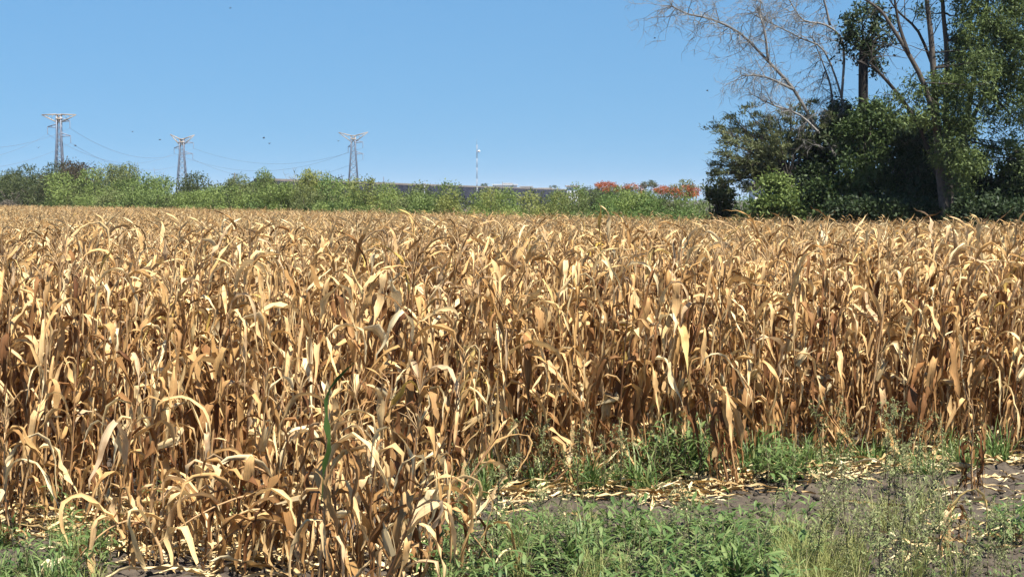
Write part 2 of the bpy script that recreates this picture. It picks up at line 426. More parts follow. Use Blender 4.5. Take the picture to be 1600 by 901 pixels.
def plant_spec(rng, H, style='normal', wind=0.5):
    """list of (part name, shape pool, index, matrix) of one maize plant of height H"""
    out = []
    si = rng.randrange(len(STALKS)); bend = STALKS[si][1]
    thick = 1.0 if H > 1.3 else 0.9
    Hs = H - 0.12
    out.append(('stalk', 'stalk', si, Matrix.Diagonal((thick, thick, Hs, 1)) ))
    P = lambda z: Vector((bend(z).x * thick, bend(z).y * thick, z * Hs))
    plane = rng.uniform(0, math.pi)
    nl = rng.randint(14, 16)
    for i in range(nl):
        t = 0.10 + 0.88 * i / (nl - 1)
        if t < 0.5 and rng.random() < 0.06: continue
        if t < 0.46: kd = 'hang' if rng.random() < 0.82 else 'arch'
        elif t < 0.9: kd = 'arch' if rng.random() < 0.62 else 'up' if t > .7 and rng.random() < .5 else 'hang'
        else: kd = 'up' if rng.random() < 0.45 else 'arch'
        if style == 'bundle': kd = 'hang' if rng.random() < 0.85 else 'arch'
        az = plane + math.pi * i + rng.gauss(0, 0.45)
        if kd != 'hang' and rng.random() < wind: az = rng.gauss(0.0, 0.8)
        s = (0.72 + 0.38 * math.sin(math.pi * min(1, t * 0.95 + 0.05))) * rng.uniform(0.8, 1.15) * (0.75 + 0.16 * H)
        if kd == 'hang': s = min(s, max(0.35, t * Hs / 0.72))
        ix = rng.randrange(len(LEAF_MB[kd]))
        m = Matrix.Translation(P(t)) @ Matrix.Rotation(az, 4, 'Z') @ Matrix.Translation((0.008, 0, 0)) @ Matrix.Diagonal((s, s * rng.uniform(0.85, 1.2), s, 1))
        out.append(('leaf', kd, ix, m))
    for _ in range(3):                       # dead lower leaves that sheathe the foot
        t = rng.uniform(0.16, 0.42); s = min(rng.uniform(0.6, 0.9), t * Hs / 0.66)
        m = Matrix.Translation(P(t)) @ Matrix.Rotation(rng.uniform(0, 6.28), 4, 'Z') @ Matrix.Translation((0.01, 0, 0)) @ Matrix.Diagonal((s, s * 1.25, s, 1))
        out.append(('leaf', 'hang', rng.randrange(len(LEAF_MB['hang'])), m))
    if rng.random() < 0.55:
        out.append(('tassel', 'tassel', rng.randrange(len(TASSEL_MB)), Matrix.Translation(P(1.0)) @ Matrix.Rotation(rng.uniform(0, 6), 4, 'Z')))
    if rng.random() < 0.65:
        az = plane + rng.choice((0, math.pi)) + rng.gauss(0, 0.3)
        tilt = rng.uniform(0.35, 2.6)
        out.append(('ear', 'ear', rng.randrange(len(EAR_MB)), Matrix.Translation(P(rng.uniform(0.4, 0.55))) @ Matrix.Rotation(az, 4, 'Z')
                    @ Matrix.Translation((0.014, 0, 0)) @ Matrix.Rotation(tilt, 4, 'Y')))
    return out
POOL_ME = {'stalk': STALK_ME, 'tassel': TASSEL_ME, 'ear': EAR_ME, **LEAF_ME}
POOL_MB = {'stalk': [m for m, _ in STALKS], 'tassel': TASSEL_MB, 'ear': EAR_MB, **LEAF_MB}

TEMPLATE = [None]
def maize(loc, H, rng, label, group, style='normal', lean=(0, 0), wind=0.5, green=0, wide=1):
    t = thing('maize_plant', label, 'maize plant', loc, (lean[1], lean[0], rng.gauss(0, 0.25)), group)
    t.empty_display_size = 0.2
    k = 0
    spec = plant_spec(rng, H, style, wind)
    if wide != 1: spec = [(a, b, c, m @ Matrix.Diagonal((1, wide, 1, 1)) if a == 'leaf' else m) for a, b, c, m in spec]
    if TEMPLATE[0]:
        kinds = {q[0] for q in spec}
        look = (' with tassel and ear' if 'ear' in kinds else ' with tassel') if 'tassel' in kinds else (' with ear, no tassel' if 'ear' in kinds else ' without tassel')
        t['label'] = TEMPLATE[0] % look
        t['group'] = t['label'].replace('plant', 'plants')
        TEMPLATE[0] = None
    for nm, pool, ix, m in spec:
        me = POOL_ME[pool][ix]
        lb = None
        if green and pool in ('up', 'arch') and k < green:
            me, lb = LEAF_GREEN[k % 4], 'leaf still dark green'; k += 1
        o = put(nm, me, t, m)
        if lb: o['label'] = lb
    return t

# broken plants whose stalk arches over to the ground
def bent_stalk(rng, reach, top, side):
    pts, rad = [], []
    for i in range(12):
        s = i / 11
        x = reach * (s ** 1.5); z = top * math.sin(math.pi * min(1, 0.04 + s * 0.9)) ** 0.8
        pts.append(Vector((side * x, 0.12 * math.sin(3 * s), z))); rad.append(0.014 * (1 - 0.7 * s))
    pts[0].z = -0.04
    m = MB(); m.tube(pts, rad, 6, rng.random()); return m, pts
def bent_maize(loc, reach, top, side, rng, label):
    t = thing('maize_plant', label, 'maize plant', loc, (0, 0, rng.uniform(-0.3, 0.3)), 'broken maize plants arching to the ground')
    m, pts = bent_stalk(rng, reach, top, side)
    put('stalk', m.mesh('stalk', M_STALK), t)
    for i in range(20):
        q = pts[min(11, 1 + int(i * 0.55))]
        kd = 'hang' if rng.random() < 0.68 else 'arch'
        az = (0 if side > 0 else math.pi) + rng.gauss(0, 0.55)
        s = rng.uniform(0.75, 1.2)
        tilt = -0.35 if kd == 'arch' else 0.0
        if kd == 'hang': s = min(s, max(0.3, q.z / 0.6))
        put('leaf', rng.choice(LEAF_ME[kd]), t, Matrix.Translation(q) @ Matrix.Rotation(az, 4, 'Z') @ Matrix.Rotation(-tilt, 4, 'Y') @ Matrix.Diagonal((s, s * 1.5, s, 1)))
    return t

# ------------------------------------------------------------------ maize field
NEAR = [(-30, 14.0), (-4.6, 15.5), (-2.6, 15.9), (-1.2, 16.4), (-0.2, 17.1), (1.5, 17.9), (3.0, 18.8), (5.4, 19.4), (30, 22)]
FAR = [(-110, 300), (-57, 214), (-18, 134), (0, 90), (7.2, 73), (10.8, 65), (15.5, 58), (40, 40)]
def lerp_tab(tab, x):
    if x <= tab[0][0]: return tab[0][1]
    for (x0, y0), (x1, y1) in zip(tab, tab[1:]):
        if x <= x1: return y0 + (y1 - y0) * (x - x0) / (x1 - x0)
    return tab[-1][1]
rf = random.Random(3)
plants = []                                      # (distance, x, y, height, row)
row = 0
while True:
    off = row * 0.78
    if off > 205: break
    x = -66.0
    while x < 26:
        x += (0.15 if row < 2 else 0.20) * rf.uniform(0.75, 1.25)
        y = lerp_tab(NEAR, x) + off + rf.gauss(0, 0.07)
        if abs(x) > 0.267 * y * 1.06 + 1.5 or y > lerp_tab(FAR, x): continue
        if rf.random() < 0.06: continue
        wv = 0.08 * noise.noise(Vector((x * 0.25, y * 0.25, 4)))
        base = 1.92 if row == 0 else (2.04 if row == 1 else 2.10)
        h = base + wv + rf.gauss(0, 0.11)
        if y > 24: h = 2.10 - 0.26 * min(1, (y - 24) / 24) ** 0.8 + 0.6 * wv + rf.gauss(0, 0.055)
        plants.append((math.hypot(x, y), x, y, h, row))
    row += 1
def pix(x, y, z=0.8):
    dz = z - EYE
    yy, zz = y * cp - dz * sp_, y * sp_ + dz * cp
    return 800 + F * x / yy, 450.5 - F * zz / yy
plants.sort()
vis = [p for p in plants if -30 < pix(p[1], p[2])[0] < 1630]
SPECIALS = 50
near_set = set(vis[:300 - SPECIALS])
ZONES = [(80, 'at the left border'), (170, 'above the bottom left grass'), (250, 'behind the lone short plant'), (330, 'behind the small broad-leaved weeds'), (480, 'left of the foreground clump'), (600, 'behind the clump, left half'),
         (720, 'behind the clump, right half'), (810, 'just right of the clump'), (900, 'behind the pale litter line'), (1010, 'left of the tall grass'),
         (1080, 'behind the tall grass, left part'), (1150, 'behind the leaning brown bundle'), (1280, 'behind the lower grass patch'), (1370, 'behind the wispy weeds, left part'), (1450, 'behind the wispy weeds, right part'), (1530, 'above the right litter strip'), (9999, 'at the right border')]
for p in sorted(near_set):
    d, x, y, h, rw = p
    px = pix(x, y)[0]
    zone = next(z for lim, z in ZONES if px < lim)
    rowname = 'first-row maize plant%s ' if rw == 0 else ('second-row maize plant%s ' if rw == 1 else 'tall inner maize plant%s ')
    TEMPLATE[0] = rowname + zone
    lab = None
    maize((x, y, zground(x, y)), h, rf, lab, None, lean=((rf.gauss(0.03, 0.08), rf.gauss(0, 0.08)) if rf.random() < 0.85 else (rf.gauss(0, 0.3), rf.gauss(0, 0.15))), style='bundle' if rf.random() < 0.15 else 'normal')

# the rest of the field: one object that scatters whole plants
VCOL = bpy.data.collections.new('maize_plant_kinds')
rv = random.Random(21)
for i in range(22):
    m = MB()
    spec = sorted(plant_spec(rv, 2.10, 'normal', 0.55), key=lambda q: q[1] in ('hang', 'stalk'))
    nup = 0
    for nm, pool, ix, mt in spec:
        m.join(POOL_MB[pool][ix], mt, rv.random())
        if pool not in ('hang', 'stalk'): nup = len(m.f)
    me = m.mesh('maize_plant_kind', M_LEAF)
    me.materials.append(M_OLDLEAF_SHADE)                 # old lower leaves and stalk, browned darker to stand in for low shade
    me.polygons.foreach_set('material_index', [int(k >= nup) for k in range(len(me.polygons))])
    VCOL.objects.link(bpy.data.objects.new('maize_plant_kind_%02d' % i, me))
rest = [p for p in plants if p not in near_set]
def scatter(name, pts, coll, label, cat):
    """pts: (x, y, z, rot euler, scale); one object whose node tree places whole plants"""
    me = bpy.data.meshes.new(name)
    me.from_pydata([p[0] for p in pts], [], [])
    a = me.attributes.new('rot', 'FLOAT_VECTOR', 'POINT'); a.data.foreach_set('vector', [c for p in pts for c in p[1]])
    a = me.attributes.new('scl', 'FLOAT_VECTOR', 'POINT'); a.data.foreach_set('vector', [c for p in pts for c in p[2]])
    a = me.attributes.new('pick', 'INT', 'POINT'); a.data.foreach_set('value', [p[3] for p in pts])
    o = put(name, me, label=label, cat=cat, kind='stuff')
    ng = bpy.data.node_groups.new(name, 'GeometryNodeTree')
    ng.interface.new_socket('Geometry', in_out='INPUT', socket_type='NodeSocketGeometry')
    ng.interface.new_socket('Geometry', in_out='OUTPUT', socket_type='NodeSocketGeometry')
    n, l = ng.nodes, ng.links
    gi, go = n.new('NodeGroupInput'), n.new('NodeGroupOutput')
    ci = n.new('GeometryNodeCollectionInfo'); ci.inputs['Collection'].default_value = coll
    ci.inputs['Separate Children'].default_value = True; ci.inputs['Reset Children'].default_value = True
    ip = n.new('GeometryNodeInstanceOnPoints'); ip.inputs['Pick Instance'].default_value = True
    def attr(nm, ty):
        x = n.new('GeometryNodeInputNamedAttribute'); x.data_type = ty; x.inputs[0].default_value = nm
        return next(s for s in x.outputs if s.enabled and s.name == 'Attribute')
    l.new(gi.outputs[0], ip.inputs['Points']); l.new(ci.outputs[0], ip.inputs['Instance'])
    l.new(attr('pick', 'INT'), ip.inputs['Instance Index'])
    l.new(attr('rot', 'FLOAT_VECTOR'), ip.inputs['Rotation'])
    l.new(attr('scl', 'FLOAT_VECTOR'), ip.inputs['Scale'])
    l.new(ip.outputs[0], go.inputs[0])
    md = o.modifiers.new('scatter', 'NODES'); md.node_group = ng
    return o
pts = []
for d, x, y, h, rw in rest:
    k = h / 2.10; q = 1.0 - 0.28 * max(0.0, min(1.0, (y - 26) / 14))
    pts.append(((x, y, 0.0), (rf.gauss(0, 0.07), rf.gauss(0.03, 0.08), rf.uniform(-0.6, 0.6)), (q * k * rf.uniform(0.95, 1.1), q * k * rf.uniform(0.95, 1.1) * rf.choice((1, -1)), k), rf.randrange(22)))
scatter('maize_field', pts, VCOL, 'dense dry tan maize field reaching to the green thicket', 'maize field')

# special foreground plants
rs = random.Random(8)
def gp(px, py):
    p = ground(px, py); p.z = zground(p.x, p.y); return p
CLUMP = [(462, 905), (490, 880), (505, 930), (530, 900), (548, 952), (560, 880), (585, 925), (598, 890), (620, 945), (632, 905), (652, 885), (520, 860), (610, 860), (575, 975)]
for i, (px, py) in enumerate(CLUMP):
    side = 'at its left rim' if px < 495 else 'left of its middle' if px < 545 else 'in its middle' if px < 590 else 'right of its middle' if px < 635 else 'at its right rim'
    TEMPLATE[0] = 'foreground clump maize plant%s, ' + ('front' if py > 904 else 'back') + ', ' + side
    maize(gp(px, py), rs.uniform(1.12, 1.48), rs, None, None, wide=1.1,
          lean=(rs.gauss(0.0, 0.2), rs.gauss(0, 0.14)), style='bundle' if i % 3 == 0 else 'normal')
maize(gp(494, 950), 1.5, rs, 'dry maize plant with one dark green leaf in the foreground clump', None, lean=(0.10, 0))
_t = bpy.data.objects[[o.name for o in bpy.data.objects if o.get('label', '').startswith('dry maize plant with one dark green')][0]]
_g = max((leaf_mb(random.Random(q), 'up', 0.95, 0.075) for q in range(60)), key=lambda q: q.v[-2][2] - abs(q.v[-2][1]))
_o = put('leaf', _g.mesh('leaf', M_GLEAF), _t, Matrix.Translation((0.0, -0.12, 0.72)) @ Matrix.Rotation(0.1, 4, 'Z') @ Matrix.Rotation(-0.22, 4, 'Y'))
_o['label'] = 'long upright leaf still dark green'
for px, py, h, lb in ((28, 838, 1.22, 'short dry maize plant with drooping leaves at the left border above the grass'),
                      (178, 858, 1.22, 'short dry maize plant standing alone before the front row'),
                      (236, 828, 1.30, 'short dry maize plant behind the lone one, leaves arched right'),
                      (100, 822, 1.30, 'short dry maize plant left of the lone one, beside a broad-leaved weed'),
                      (395, 815, 1.25, 'short dry maize plant with a drooping fan of leaves left of the clump')):
    maize(gp(px, py), h, rs, lb, None, lean=(rs.gauss(0.03, 0.08), 0))
maize(gp(1142, 770), 1.40, rs, 'brown bundled maize plant leaning left between the two green grass patches', None, style='bundle', lean=(-0.22, 0), wind=0.2)
maize(gp(1153, 768), 1.2, rs, 'brown shrivelled maize stalk against the leaning bundle', None, style='bundle', lean=(-0.12, 0.05), wind=0.2)
maize(gp(1042, 757), 0.95, rs, 'dry maize plant toppled steeply to the left beside the tall grass patch', None, style='bundle', lean=(-0.75, 0), wind=0.0)
maize(gp(690, 800), 1.3, rs, 'dry maize plant leaning right over the edge of the clump', None, lean=(0.16, 0))
maize(gp(850, 775), 0.8, rs, 'low broken maize plant leaning right in the litter line', None, lean=(0.9, 0), style='bundle')
maize(gp(1470, 872), 0.50, rs, 'stunted dry maize stub alone on the bare soil at right', None, style='bundle')
maize(gp(1520, 775), 0.75, rs, 'small dry maize stalk standing before the right litter strip', None, style='bundle')
for k, (px, py, h, lb) in enumerate(((18, 862, 1.0, 'short leafy dry maize plant rising from the bottom left grass'), (262, 868, .7, 'low ragged maize stalk on bare soil right of the lone plant'), (330, 850, .95, 'ragged short maize plant over the litter left of the clump'), (425, 872, 1.1, 'short maize plant at the left rim of the foreground clump'), (140, 846, .85, 'low ragged maize stalk just left of the lone plant'))):
    maize(gp(px, py), h, rs, lb, None, lean=(rs.gauss(0, 0.12), 0))
for px, py, re_, tp, sd_, lb in ((255, 902, .6, .34, -1, 'broken maize plant collapsed low at the very bottom left of the arches'), (345, 905, .7, .42, 1, 'broken maize plant arching right over the bottom left soil'), (425, 895, .9, .5, -1, 'pale broken maize plant arching left, middle of the collapsed ones'),
                                (330, 868, .6, .36, -1, 'small broken maize plant lying over the litter at left'), (455, 862, .9, .6, -1, 'tallest broken maize plant arching left beside the clump')):
    bent_maize(gp(px, py), re_, tp, sd_, rs, lb)
bent_maize(gp(640, 850), 1.15, 0.55, -1, rs, 'broken maize plant whose leaf arch spans left from the clump')
bent_maize(gp(470, 915), 0.75, 0.42, -1, rs, 'lowest broken maize plant arching over bare soil at bottom left')
bent_maize(gp(520, 890), 1.3, 0.50, -1, rs, 'broken maize plant trailing far left across the soil')
bent_maize(gp(590, 935), 0.8, 0.62, 1, rs, 'broken maize plant drooping right from the foreground clump')
bent_maize(gp(690, 905), 0.35, 0.55, -1, rs, 'broken maize plant folded over at the right rim of the clump')

# leaf litter
def litter(name, regions, label, seed):
    r = random.Random(seed); m = MB()
    for x0, x1, y0, y1, n in regions:
        for _ in range(n):
            u = r.random(); px = x0 + (x1 - x0) * u
            py = y0[0] + (y0[1] - y0[0]) * u + r.gauss(0, 1) * y1
            p = gp(px, py); k = r.uniform(0.4, 1.15)
            m.join(r.choice(LEAF_MB['litter']), Matrix.Translation(p + Vector((0, 0, r.uniform(0.0, 0.035)))) @ Matrix.Rotation(r.uniform(0, 6.28), 4, 'Z')
                   @ Matrix.Rotation(r.gauss(0, 0.12), 4, 'Y') @ Matrix.Diagonal((k, k, k * 1.3, 1)), r.random())
    put(name, m.mesh(name, M_LITTER), label=label, cat='leaf litter', kind='stuff')
litter('leaf_litter', [(0, 470, (835, 815), 9, 150), (150, 500, (850, 880), 18, 260), (700, 1150, (788, 765), 5, 170), (990, 1140, (795, 765), 8, 60), (1150, 1640, (758, 722), 6, 220),
                       (1380, 1640, (800, 775), 14, 22), (1390, 1640, (870, 835), 10, 45), (690, 900, (830, 800), 12, 22),
                       (-20, 480, (815, 805), 24, 460), (700, 1640, (750, 700), 16, 420), (440, 720, (900, 880), 22, 120)],
       'pale dry leaves littering the soil along the field edge', 4)
rfal = random.Random(9)
for i, (px, py) in enumerate([(1075, 788), (1100, 782), (1050, 795), (770, 782), (800, 775), (290, 832), (340, 838), (430, 825), (230, 845), (1560, 735), (1500, 742), (1440, 838), (1540, 850), (745, 862), (700, 815)]):
    p = gp(px, py) + Vector((0, 0, 0.03))
    place = 'right of the toppled plant' if 990 < px < 1140 else 'left end of the litter line' if 690 < px < 900 else 'bare soil at bottom left' if px < 500 else 'right-hand soil strip'
    put('fallen_leaf', rfal.choice(LEAF_ME['litter']), None, Matrix.Translation(p) @ Matrix.Rotation(rfal.uniform(-0.6, 0.6) + (math.pi if rfal.random() < .5 else 0), 4, 'Z') @ Matrix.Diagonal((1.05, 1.1, 1.3, 1)),
        'large pale dry leaf lying on the ground, ' + place, 'leaf', 'large fallen leaves, ' + place)

# clods
rc = random.Random(14)
cl = MB()
for _ in range(5000):
    px, py = rc.uniform(100, 1650), rc.uniform(735, 910)
    p = gp(px, py); r = rc.uniform(0.006, 0.022) if rc.random() < .85 else rc.uniform(0.02, 0.05)
    V, base = [], [(0,0,1),(0.9,0,.1),(.3,.85,.1),(-.7,.5,.1),(-.7,-.5,.1),(.3,-.85,.1),(0,0,-.6)]
    V = [p + Vector(q) * r * rc.uniform(0.7, 1.3) for q in base]
    cl.add(V, [(0,1,2),(0,2,3),(0,3,4),(0,4,5),(0,5,1),(6,2,1),(6,3,2),(6,4,3),(6,5,4),(6,1,5)])
put('soil_clods', cl.mesh('soil_clods', M_SOIL), label='dark crumbly clods scattered over the tilled soil', cat='soil', kind='stuff')

# ------------------------------------------------------------------ weeds
rw_ = random.Random(17)
def ovate(rng, L, w):
    m = MB(); t = rng.random(); d = rng.uniform(0.1, 0.5)
    V, A = [], []
    for i, k in enumerate((0.12, 0.75, 1.0, 0.8, 0.42, 0.04)):
        s = i / 5; z = 0.12 * L * s - d * L * s * s; c = k * w / 2
        V += [(s * L, -c, z + 0.25 * c), (s * L, 0, z), (s * L, c, z + 0.25 * c)]; A += [(0, s, t), (.5, s, t), (1, s, t)]
    f = []
    for i in range(5):
        a = i * 3; f += [(a, a + 1, a + 4, a + 3), (a + 1, a + 2, a + 5, a + 4)]
    m.add(V, f, A); return m
OV = [ovate(rw_, 0.1, rw_.choice((rw_.uniform(0.012, 0.02), rw_.uniform(0.02, 0.045)))) for _ in range(12)]
OV_ME = [m.mesh('leaf', M_WEED) for m in OV]
def weed_stem(rng):
    m = MB(); tips = []
    lx, ly = rng.uniform(-.12, .12), rng.uniform(-.12, .12)
    f = lambda t: Vector((lx * t * t, ly * t * t, t))
    m.tube([f(i / 4) for i in range(5)], [0.010, 0.009, 0.007, 0.006, 0.003], 5, rng.random())
    for i in range(7): tips.append((f(0.2 + 0.8 * i / 6), rng.uniform(0, 6.28), 0.9 + 0.3 * (1 - i / 6)))
    for k in range(5):
        t = rng.uniform(0.12, 0.65); az = k * 2.4 + rng.uniform(-.4, .4); q = f(t); Lb = rng.uniform(0.3, 0.6) * (1.05 - t)
        d = Vector((math.cos(az), math.sin(az), rng.uniform(0.5, 1.2))).normalized()
        e = q + d * Lb + Vector((0, 0, 0.05))
        m.tube([q, q + d * Lb * 0.5, e], [0.006, 0.005, 0.002], 4, rng.random())
        for s in (0.55, 0.8, 1.0): tips.append((q.lerp(e, s), az + rng.uniform(-1.2, 1.2), 1.0))
    return m, tips
WS = [weed_stem(rw_) for _ in range(7)]
WS_ME = [m.mesh('stem', M_WSTEM) for m, _ in WS]
def broad_weed(px, py, h, label, group, leafscale=1.0, nmax=22):
    t = thing('broad_leaved_weed', label, 'weed', gp(px, py) - Vector((0, 0, 0.02)), (rw_.gauss(0, .1), rw_.gauss(0, .1), rw_.uniform(0, 6.28)), group, h)
    i = rw_.randrange(len(WS))
    put('stem', WS_ME[i], t)
    tips = WS[i][1][:]
    rw_.shuffle(tips)
    for q, az, k in tips[:nmax]:
        s = k * rw_.uniform(0.7, 1.25) * leafscale / h
        put('leaf', rw_.choice(OV_ME), t, Matrix.Translation(q) @ Matrix.Rotation(az, 4, 'Z') @ Matrix.Rotation(rw_.uniform(-0.8, 0.5), 4, 'Y') @ Matrix.Diagonal((s, s, s, 1)))
def blades(rng, n, H, spread, w, lean=0.5):
    m = MB()
    for _ in range(n):
        az = rng.uniform(0, 6.28); r0 = spread * math.sqrt(rng.random()); a2 = rng.uniform(0, 6.28)
        L = H * rng.uniform(0.55, 1.15); e = R(88) - abs(rng.gauss(0, lean)) * 0.6; droop = rng.uniform(0.3, 2.6)
        p = Vector((r0 * math.cos(a2), r0 * math.sin(a2), -0.02)); t = rng.random(); V, A = [], []
        S = Vector((-math.sin(az), math.cos(az), 0)); 
        for i in range(5):
            s = i / 4; ww = w * (1 - s ** 1.7) * 0.5 + 0.0006; ee = e - droop * s * s
            V += [p - S * ww, p + S * ww]; A += [(0, s, t), (1, s, t)]
            p = p + Vector((math.cos(ee) * math.cos(az), math.cos(ee) * math.sin(az), math.sin(ee))) * L / 4
        m.add(V, [(2 * i, 2 * i + 1, 2 * i + 3, 2 * i + 2) for i in range(4)], A)
    return m
GR_ME = [blades(rw_, 60, 1.0, 0.25, 0.042, 1.1).mesh('grass_tuft', M_GRASS) for _ in range(5)]
YG_ME = [blades(rw_, 60, 1.0, 0.22, 0.016, 0.45).mesh('pale_grass_tuft', M_YGRASS) for _ in range(4)]
def feather(rng):
    st, fo = MB(), MB()
    lx, ly = rng.uniform(-.15, .15), rng.uniform(-.1, .1)
    f = lambda t: Vector((lx * t * t, ly * t * t, t))
    st.tube([f(i / 5) for i in range(6)], [0.007, 0.0065, 0.006, 0.005, 0.004, 0.002], 4, rng.random())
    stems = [(f, 0.15, 1.0, 1.0)]
    for k in range(7):
        t = rng.uniform(0.25, 0.85); az = k * 2.4 + rng.uniform(-.5, .5); q = f(t); Lb = rng.uniform(0.18, 0.36)
        d = Vector((math.cos(az) * .7, math.sin(az) * .7, 1)).normalized()
        st.tube([q, q + d * Lb * .5 + Vector((0, 0, .01)), q + d * Lb], [0.004, 0.003, 0.0015], 3, rng.random(), False)
        stems.append((lambda s, q=q, d=d, Lb=Lb: q + d * Lb * s, 0.1, 1.0, 0.6))
    for fn, a, b, k in stems:
        for _ in range(int(30 * k)):
            s = rng.uniform(a, b); q = fn(s); az = rng.uniform(0, 6.28); L = rng.uniform(0.05, 0.11) * (1.1 - 0.5 * s); e = rng.uniform(-0.3, 1.1); w = rng.uniform(0.005, 0.011)
            T = Vector((math.cos(e) * math.cos(az), math.cos(e) * math.sin(az), math.sin(e))); S = Vector((-math.sin(az), math.cos(az), 0)) * w
            tn = rng.random()
            fo.add([q, q + T * L * .5 - S, q + T * L - Vector((0, 0, .02)), q + T * L * .5 + S], [(0, 1, 2, 3)], [(0, 0, tn)] * 4)
    return st.mesh('stem', M_WSTEM), fo.mesh('foliage', M_FEATHER)
FE = [feather(rw_) for _ in range(6)]
def feathery(px, py, h, label, group):
    t = thing('feathery_weed', label, 'weed', gp(px, py), (rw_.gauss(0, .08), rw_.gauss(0, .08), rw_.uniform(0, 6.28)), group, h)
    a, b = rw_.choice(FE)
    put('stem', a, t); put('foliage', b, t)
def tuft(px, py, h, label, group, pale=False, wide=1.0):
    p = gp(px, py)
    put('grass_tuft', rw_.choice(YG_ME if pale else GR_ME), None, Matrix.Translation(p) @ Matrix.Rotation(rw_.uniform(0, 6.28), 4, 'Z') @ Matrix.Diagonal((h * wide, h * wide, h, 1)), label, 'grass', group)

for _ in range(165):                               # the green weed patch at bottom centre
    px, py = rw_.uniform(670, 1270), rw_.choice((rw_.uniform(855, 985), rw_.uniform(830, 930)))
    if px < 820 and py < 860: continue
    hh = rw_.uniform(0.22, 0.46)
    z = next(n_ for lim, n_ in ((740, 'leftmost part'), (820, 'left part'), (900, 'left of the middle'), (990, 'middle'), (1080, 'right of the middle'), (1170, 'right part'), (9999, 'rightmost part')) if px < lim)
    z = ('tall' if hh > .34 else 'low') + ' leafy green weed at the ' + ('front' if py > 905 else 'back') + ' of the green patch, ' + z
    broad_weed(px, py, hh, z, z.replace('weed', 'weeds'), rw_.uniform(0.9, 1.35))
for k in range(26):
    tuft(rw_.uniform(690, 1240), rw_.uniform(850, 960), rw_.uniform(0.25, 0.5), 'thin grass tuft growing up through the green weed patch', 'thin grass tufts in the green patch', k % 2 == 0, 0.9)
for k in range(22):
    feathery(rw_.uniform(690, 1250), rw_.uniform(860, 960), rw_.uniform(0.3, 0.55), 'thin-leaved weed growing up through the green patch', 'thin-leaved weeds in the green patch')
for px, py, h, lb in ((90, 838, 0.48, 'dark green broad-leaved weed at the left field edge, leftmost of three'), (246, 846, 0.55, 'bright green broad-leaved weed before the front row, middle of three at left'),
                      (392, 852, 0.55, 'broad-leaved weed beside the foreground clump, rightmost of three at left'), (112, 858, 0.30, 'small broad-leaved weed just below the leftmost dark green one')):
    broad_weed(px, py, h, lb, None, 1.2)
for k in range(9):
    broad_weed(rw_.uniform(1540, 1625), rw_.uniform(838, 872), rw_.uniform(0.28, 0.42), 'leafy green weed in the dense patch at the right border', 'leafy weeds at the right border', 1.1)
for k in range(24):
    broad_weed(rw_.uniform(1015, 1130), rw_.uniform(745, 772), rw_.uniform(0.35, 0.72), 'leafy weed among the tall green grass patch left of the brown bundle', 'leafy weeds in the tall grass patch', 1.0)
for k in range(5):
    tuft(rw_.uniform(1022, 1128), rw_.uniform(734, 752), rw_.uniform(0.45, 0.75), 'lush green grass tuft left of the brown leaning bundle', 'grass tufts left of the brown bundle')
for k in range(17):
    broad_weed(rw_.uniform(1160, 1252), rw_.uniform(745, 772), rw_.uniform(0.28, 0.52), 'leafy weed among the green grass right of the brown bundle', 'leafy weeds right of the brown bundle', 1.0)
for k in range(4):
    tuft(rw_.uniform(1160, 1255), rw_.uniform(740, 760), rw_.uniform(0.36, 0.62), 'lush green grass tuft right of the brown leaning bundle', 'grass tufts right of the brown bundle')
for k in range(9):
    feathery(rw_.uniform(730, 1010), rw_.uniform(768, 790), rw_.uniform(0.4, 0.75), 'slender green weed before the front row, right of the clump', 'slender weeds right of the clump')
for k in range(8):
    broad_weed(rw_.uniform(725, 1010), rw_.uniform(765, 785), rw_.uniform(0.2, 0.4), 'leafy weed at the foot of the front row, right of the clump', 'leafy weeds right of the clump', 0.9)
for k in range(4):
    tuft(rw_.uniform(725, 850), rw_.uniform(762, 792), rw_.uniform(0.3, 0.6), 'green grass tuft behind the litter line, right of the clump', 'grass tufts right of the clump')
for k in range(4):
    tuft(rw_.uniform(890, 1010), rw_.uniform(755, 785), rw_.uniform(0.25, 0.55), 'thin green grass tuft at the foot of the front row', 'thin grass tufts at the front row')
for k in range(16):
    tuft(rw_.uniform(1260, 1600), rw_.uniform(722, 748), rw_.uniform(0.18, 0.45), 'green grass tuft along the right litter strip', 'grass tufts along the right litter strip')
for k in range(18):
    px, py = rw_.uniform(-25, 160), rw_.uniform(862, 985)
    z = ('pale' if k % 4 == 0 else 'green') + ' wiry grass tuft at bottom left, ' + ('at the border' if px < 50 else 'in mid patch' if px < 105 else 'beside the bare soil') + (', in front' if py > 905 else ', behind')
    tuft(px, py, rw_.uniform(0.18, 0.32), z, z.replace('tuft', 'tufts'), k % 4 == 0, 1.2)
for k in range(24):
    broad_weed(rw_.uniform(-15, 165), rw_.uniform(860, 960), rw_.uniform(0.2, 0.36), 'leafy weed among the wiry grass at bottom left', 'leafy weeds at bottom left', 0.9)
for k in range(22):
    tuft(rw_.uniform(1215, 1350), rw_.uniform(890, 1000), rw_.uniform(0.28, 0.48), 'yellowish feathery grass tuft at the bottom, right of the green patch', 'yellowish grass tufts at the bottom', True)
for k in range(34):
    px = rw_.uniform(1265, 1520)
    py, hh = rw_.uniform(835, 975), rw_.uniform(0.35, 0.8)
    z = next(n_ for lim, n_ in ((1330, 'by the yellowish grass'), (1400, 'right of the yellowish grass'), (1460, 'left of the lone stub'), (9999, 'around the lone stub')) if px < lim)
    z = ('tall' if hh > .58 else 'short') + ' thin grey-green weed on the lower right soil, ' + z + (', in front' if py > 900 else ', farther back')
    feathery(px, py, hh, z, z.replace('weed', 'weeds'))
